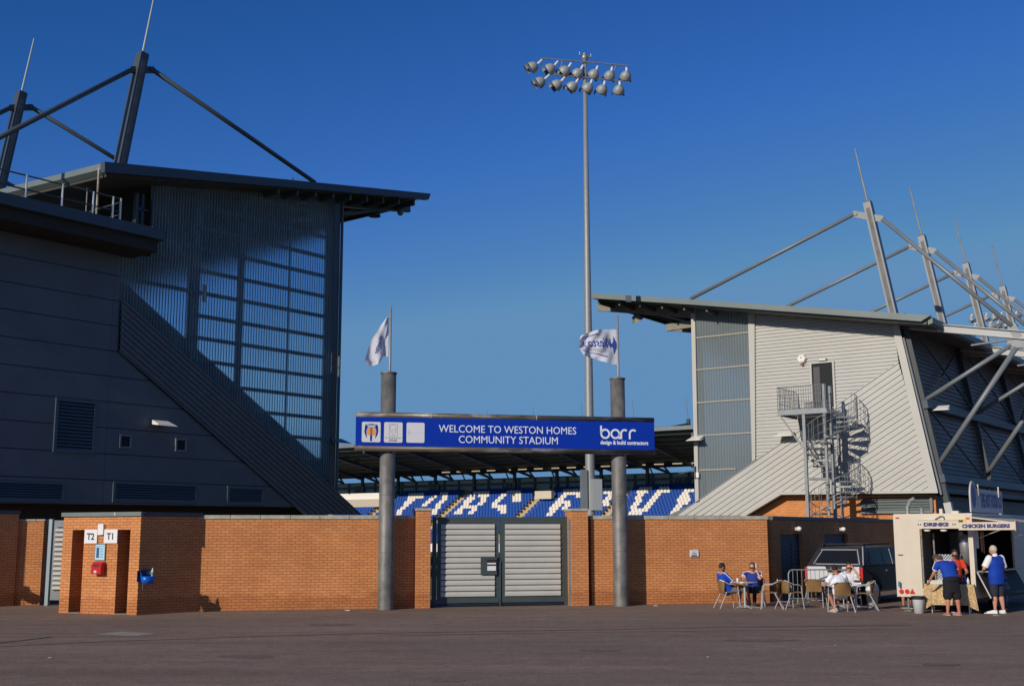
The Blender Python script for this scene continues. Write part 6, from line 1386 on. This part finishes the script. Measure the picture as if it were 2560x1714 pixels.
person('black-haired man in a white polo shirt seated with his back to the camera', CP[5]+Vector((.0, .02, 0)), radians(12), sit(.10, ((-.16, .46, .75), (.16, .46, .75)), ((-.36, .18, .68), (.34, .22, .72)), ((-.14, .42, .52), (.14, .42, .52)), ((-.20, -.02, .12), (.12, .40, .09)), (-.03, .06, .15), (.1, 1, -.2)),
       dict(shirt=(.78, .80, .86), legs=(.02, .025, .04), leg_len=.9, skin=(.42, .16, .09), hair=(.012, .01, .01), shoe=(.55, .48, .42), low=.05), build=1.12)
person('woman in a white top raising a hand to shade her eyes across the right table', CP[7], radians(176), sit(.06, ((-.11, .21, 1.09), (.26, .36, .76)), ((-.27, .32, .82), (.32, .16, .77)), hdv=(0, .05, .165), face=(0, 1, -.1)),
       dict(shirt=(.72, .74, .80), legs=(.03, .03, .05), leg_len=1.8, skin=(.60, .28, .19), hair=(.10, .045, .02), shoe=(.05, .05, .05)), hair='long', glasses=True, s=.97)
def stand(**k):
    J = dict(pel=(0, 0, .97), ch=(0, 0, 1.28), nk=(0, -.01, 1.49), hd=(0, .015, 1.64), shR=(.20, 0, 1.41), shL=(-.20, 0, 1.41), elR=(.27, -.02, 1.12), elL=(-.27, -.02, 1.12), waR=(.27, .12, .90), waL=(-.27, .12, .90),
             hpR=(.09, 0, .93), hpL=(-.09, 0, .93), knR=(.10, .01, .50), knL=(-.10, .01, .50), anR=(.10, -.02, .09), anL=(-.10, -.02, .09), toR=(.12, .13, .03), toL=(-.12, .13, .03), face=(0, 1, 0)); J.update(k); return J
person('barelegged woman in blue football shirt and black skirt bending over the cloth-covered table', ground(2382, 1537), radians(6),
       stand(ch=(-.03, .10, 1.25), nk=(-.08, .24, 1.40), hd=(-.17, .36, 1.45), shR=(.16, .16, 1.33), shL=(-.25, .16, 1.31), elR=(.30, .20, 1.08), elL=(-.34, .26, 1.05), waR=(.22, .42, .98), waL=(-.38, .46, .84), face=(-.2, .6, -.8), anR=(.17, -.02, .09), knR=(.14, .01, .5), anL=(-.14, -.02, .09)),
       dict(shirt=(.0, .045, .36), trim=1, legs=(.008, .008, .012), leg_len=1.0, skin=(.52, .20, .13), hair=(.07, .05, .035), shoe=(.45, .18, .12), low=.0), s=.97, build=1.12, skirt=True, hair='long')
person('man in orange polo shirt and sunglasses looking down behind the cloth-covered table', ground(2392, 1529.5)+Vector((.0, .0, 0)), radians(172),
       stand(pel=(0, 0, .92), ch=(0, .04, 1.20), nk=(0, .10, 1.38), hd=(.0, .17, 1.51), shR=(.2, .07, 1.31), shL=(-.2, .07, 1.31), elR=(.28, .10, 1.04), elL=(-.30, .12, 1.04), waR=(.20, .32, .92), waL=(-.18, .34, .96), face=(.2, 1, -.5), hpR=(.09, 0, .88), hpL=(-.09, 0, .88)),
       dict(shirt=(.62, .05, .015), legs=(.03, .03, .04), leg_len=1.9, skin=(.42, .18, .11), hair=(.02, .015, .012), shoe=(.05, .05, .05)), glasses=True)
person('grey-haired man in blue vest, white sleeves and dark shorts standing by the trailer', ground(2497, 1532.5), radians(22),
       stand(elL=(-.33, .06, 1.15), waL=(-.22, .26, 1.02), elR=(.30, .02, 1.14), waR=(.22, .24, 1.02), face=(-.5, .85, 0), toL=(-.22, .1, .03), anR=(.13, -.04, .09), anL=(-.11, .0, .09), nk=(0, .0, 1.47), hd=(-.02, .04, 1.61)),
       dict(shirt=(.0, .042, .36), legs=(.022, .024, .04), leg_len=1.0, skin=(.56, .27, .19), hair=(.52, .48, .40), shoe=(.78, .80, .82), sole=(.7, .7, .7), low=.14), build=1.2, vest=True, s=1.0)
q = at(2262, 1518, 33.7)
person('person almost wholly behind the trailer, one bare leg and dark shoe showing under it', (q.x, q.y, 0), radians(-100), stand(knR=(.1, .2, .5), anR=(.10, .12, .09), toR=(.12, .27, .03)),
       dict(shirt=(.1, .1, .1), legs=(.03, .03, .03), leg_len=.9, skin=(.40, .18, .11), shoe=(.02, .02, .02), sole=(.6, .6, .6)), s=.95)
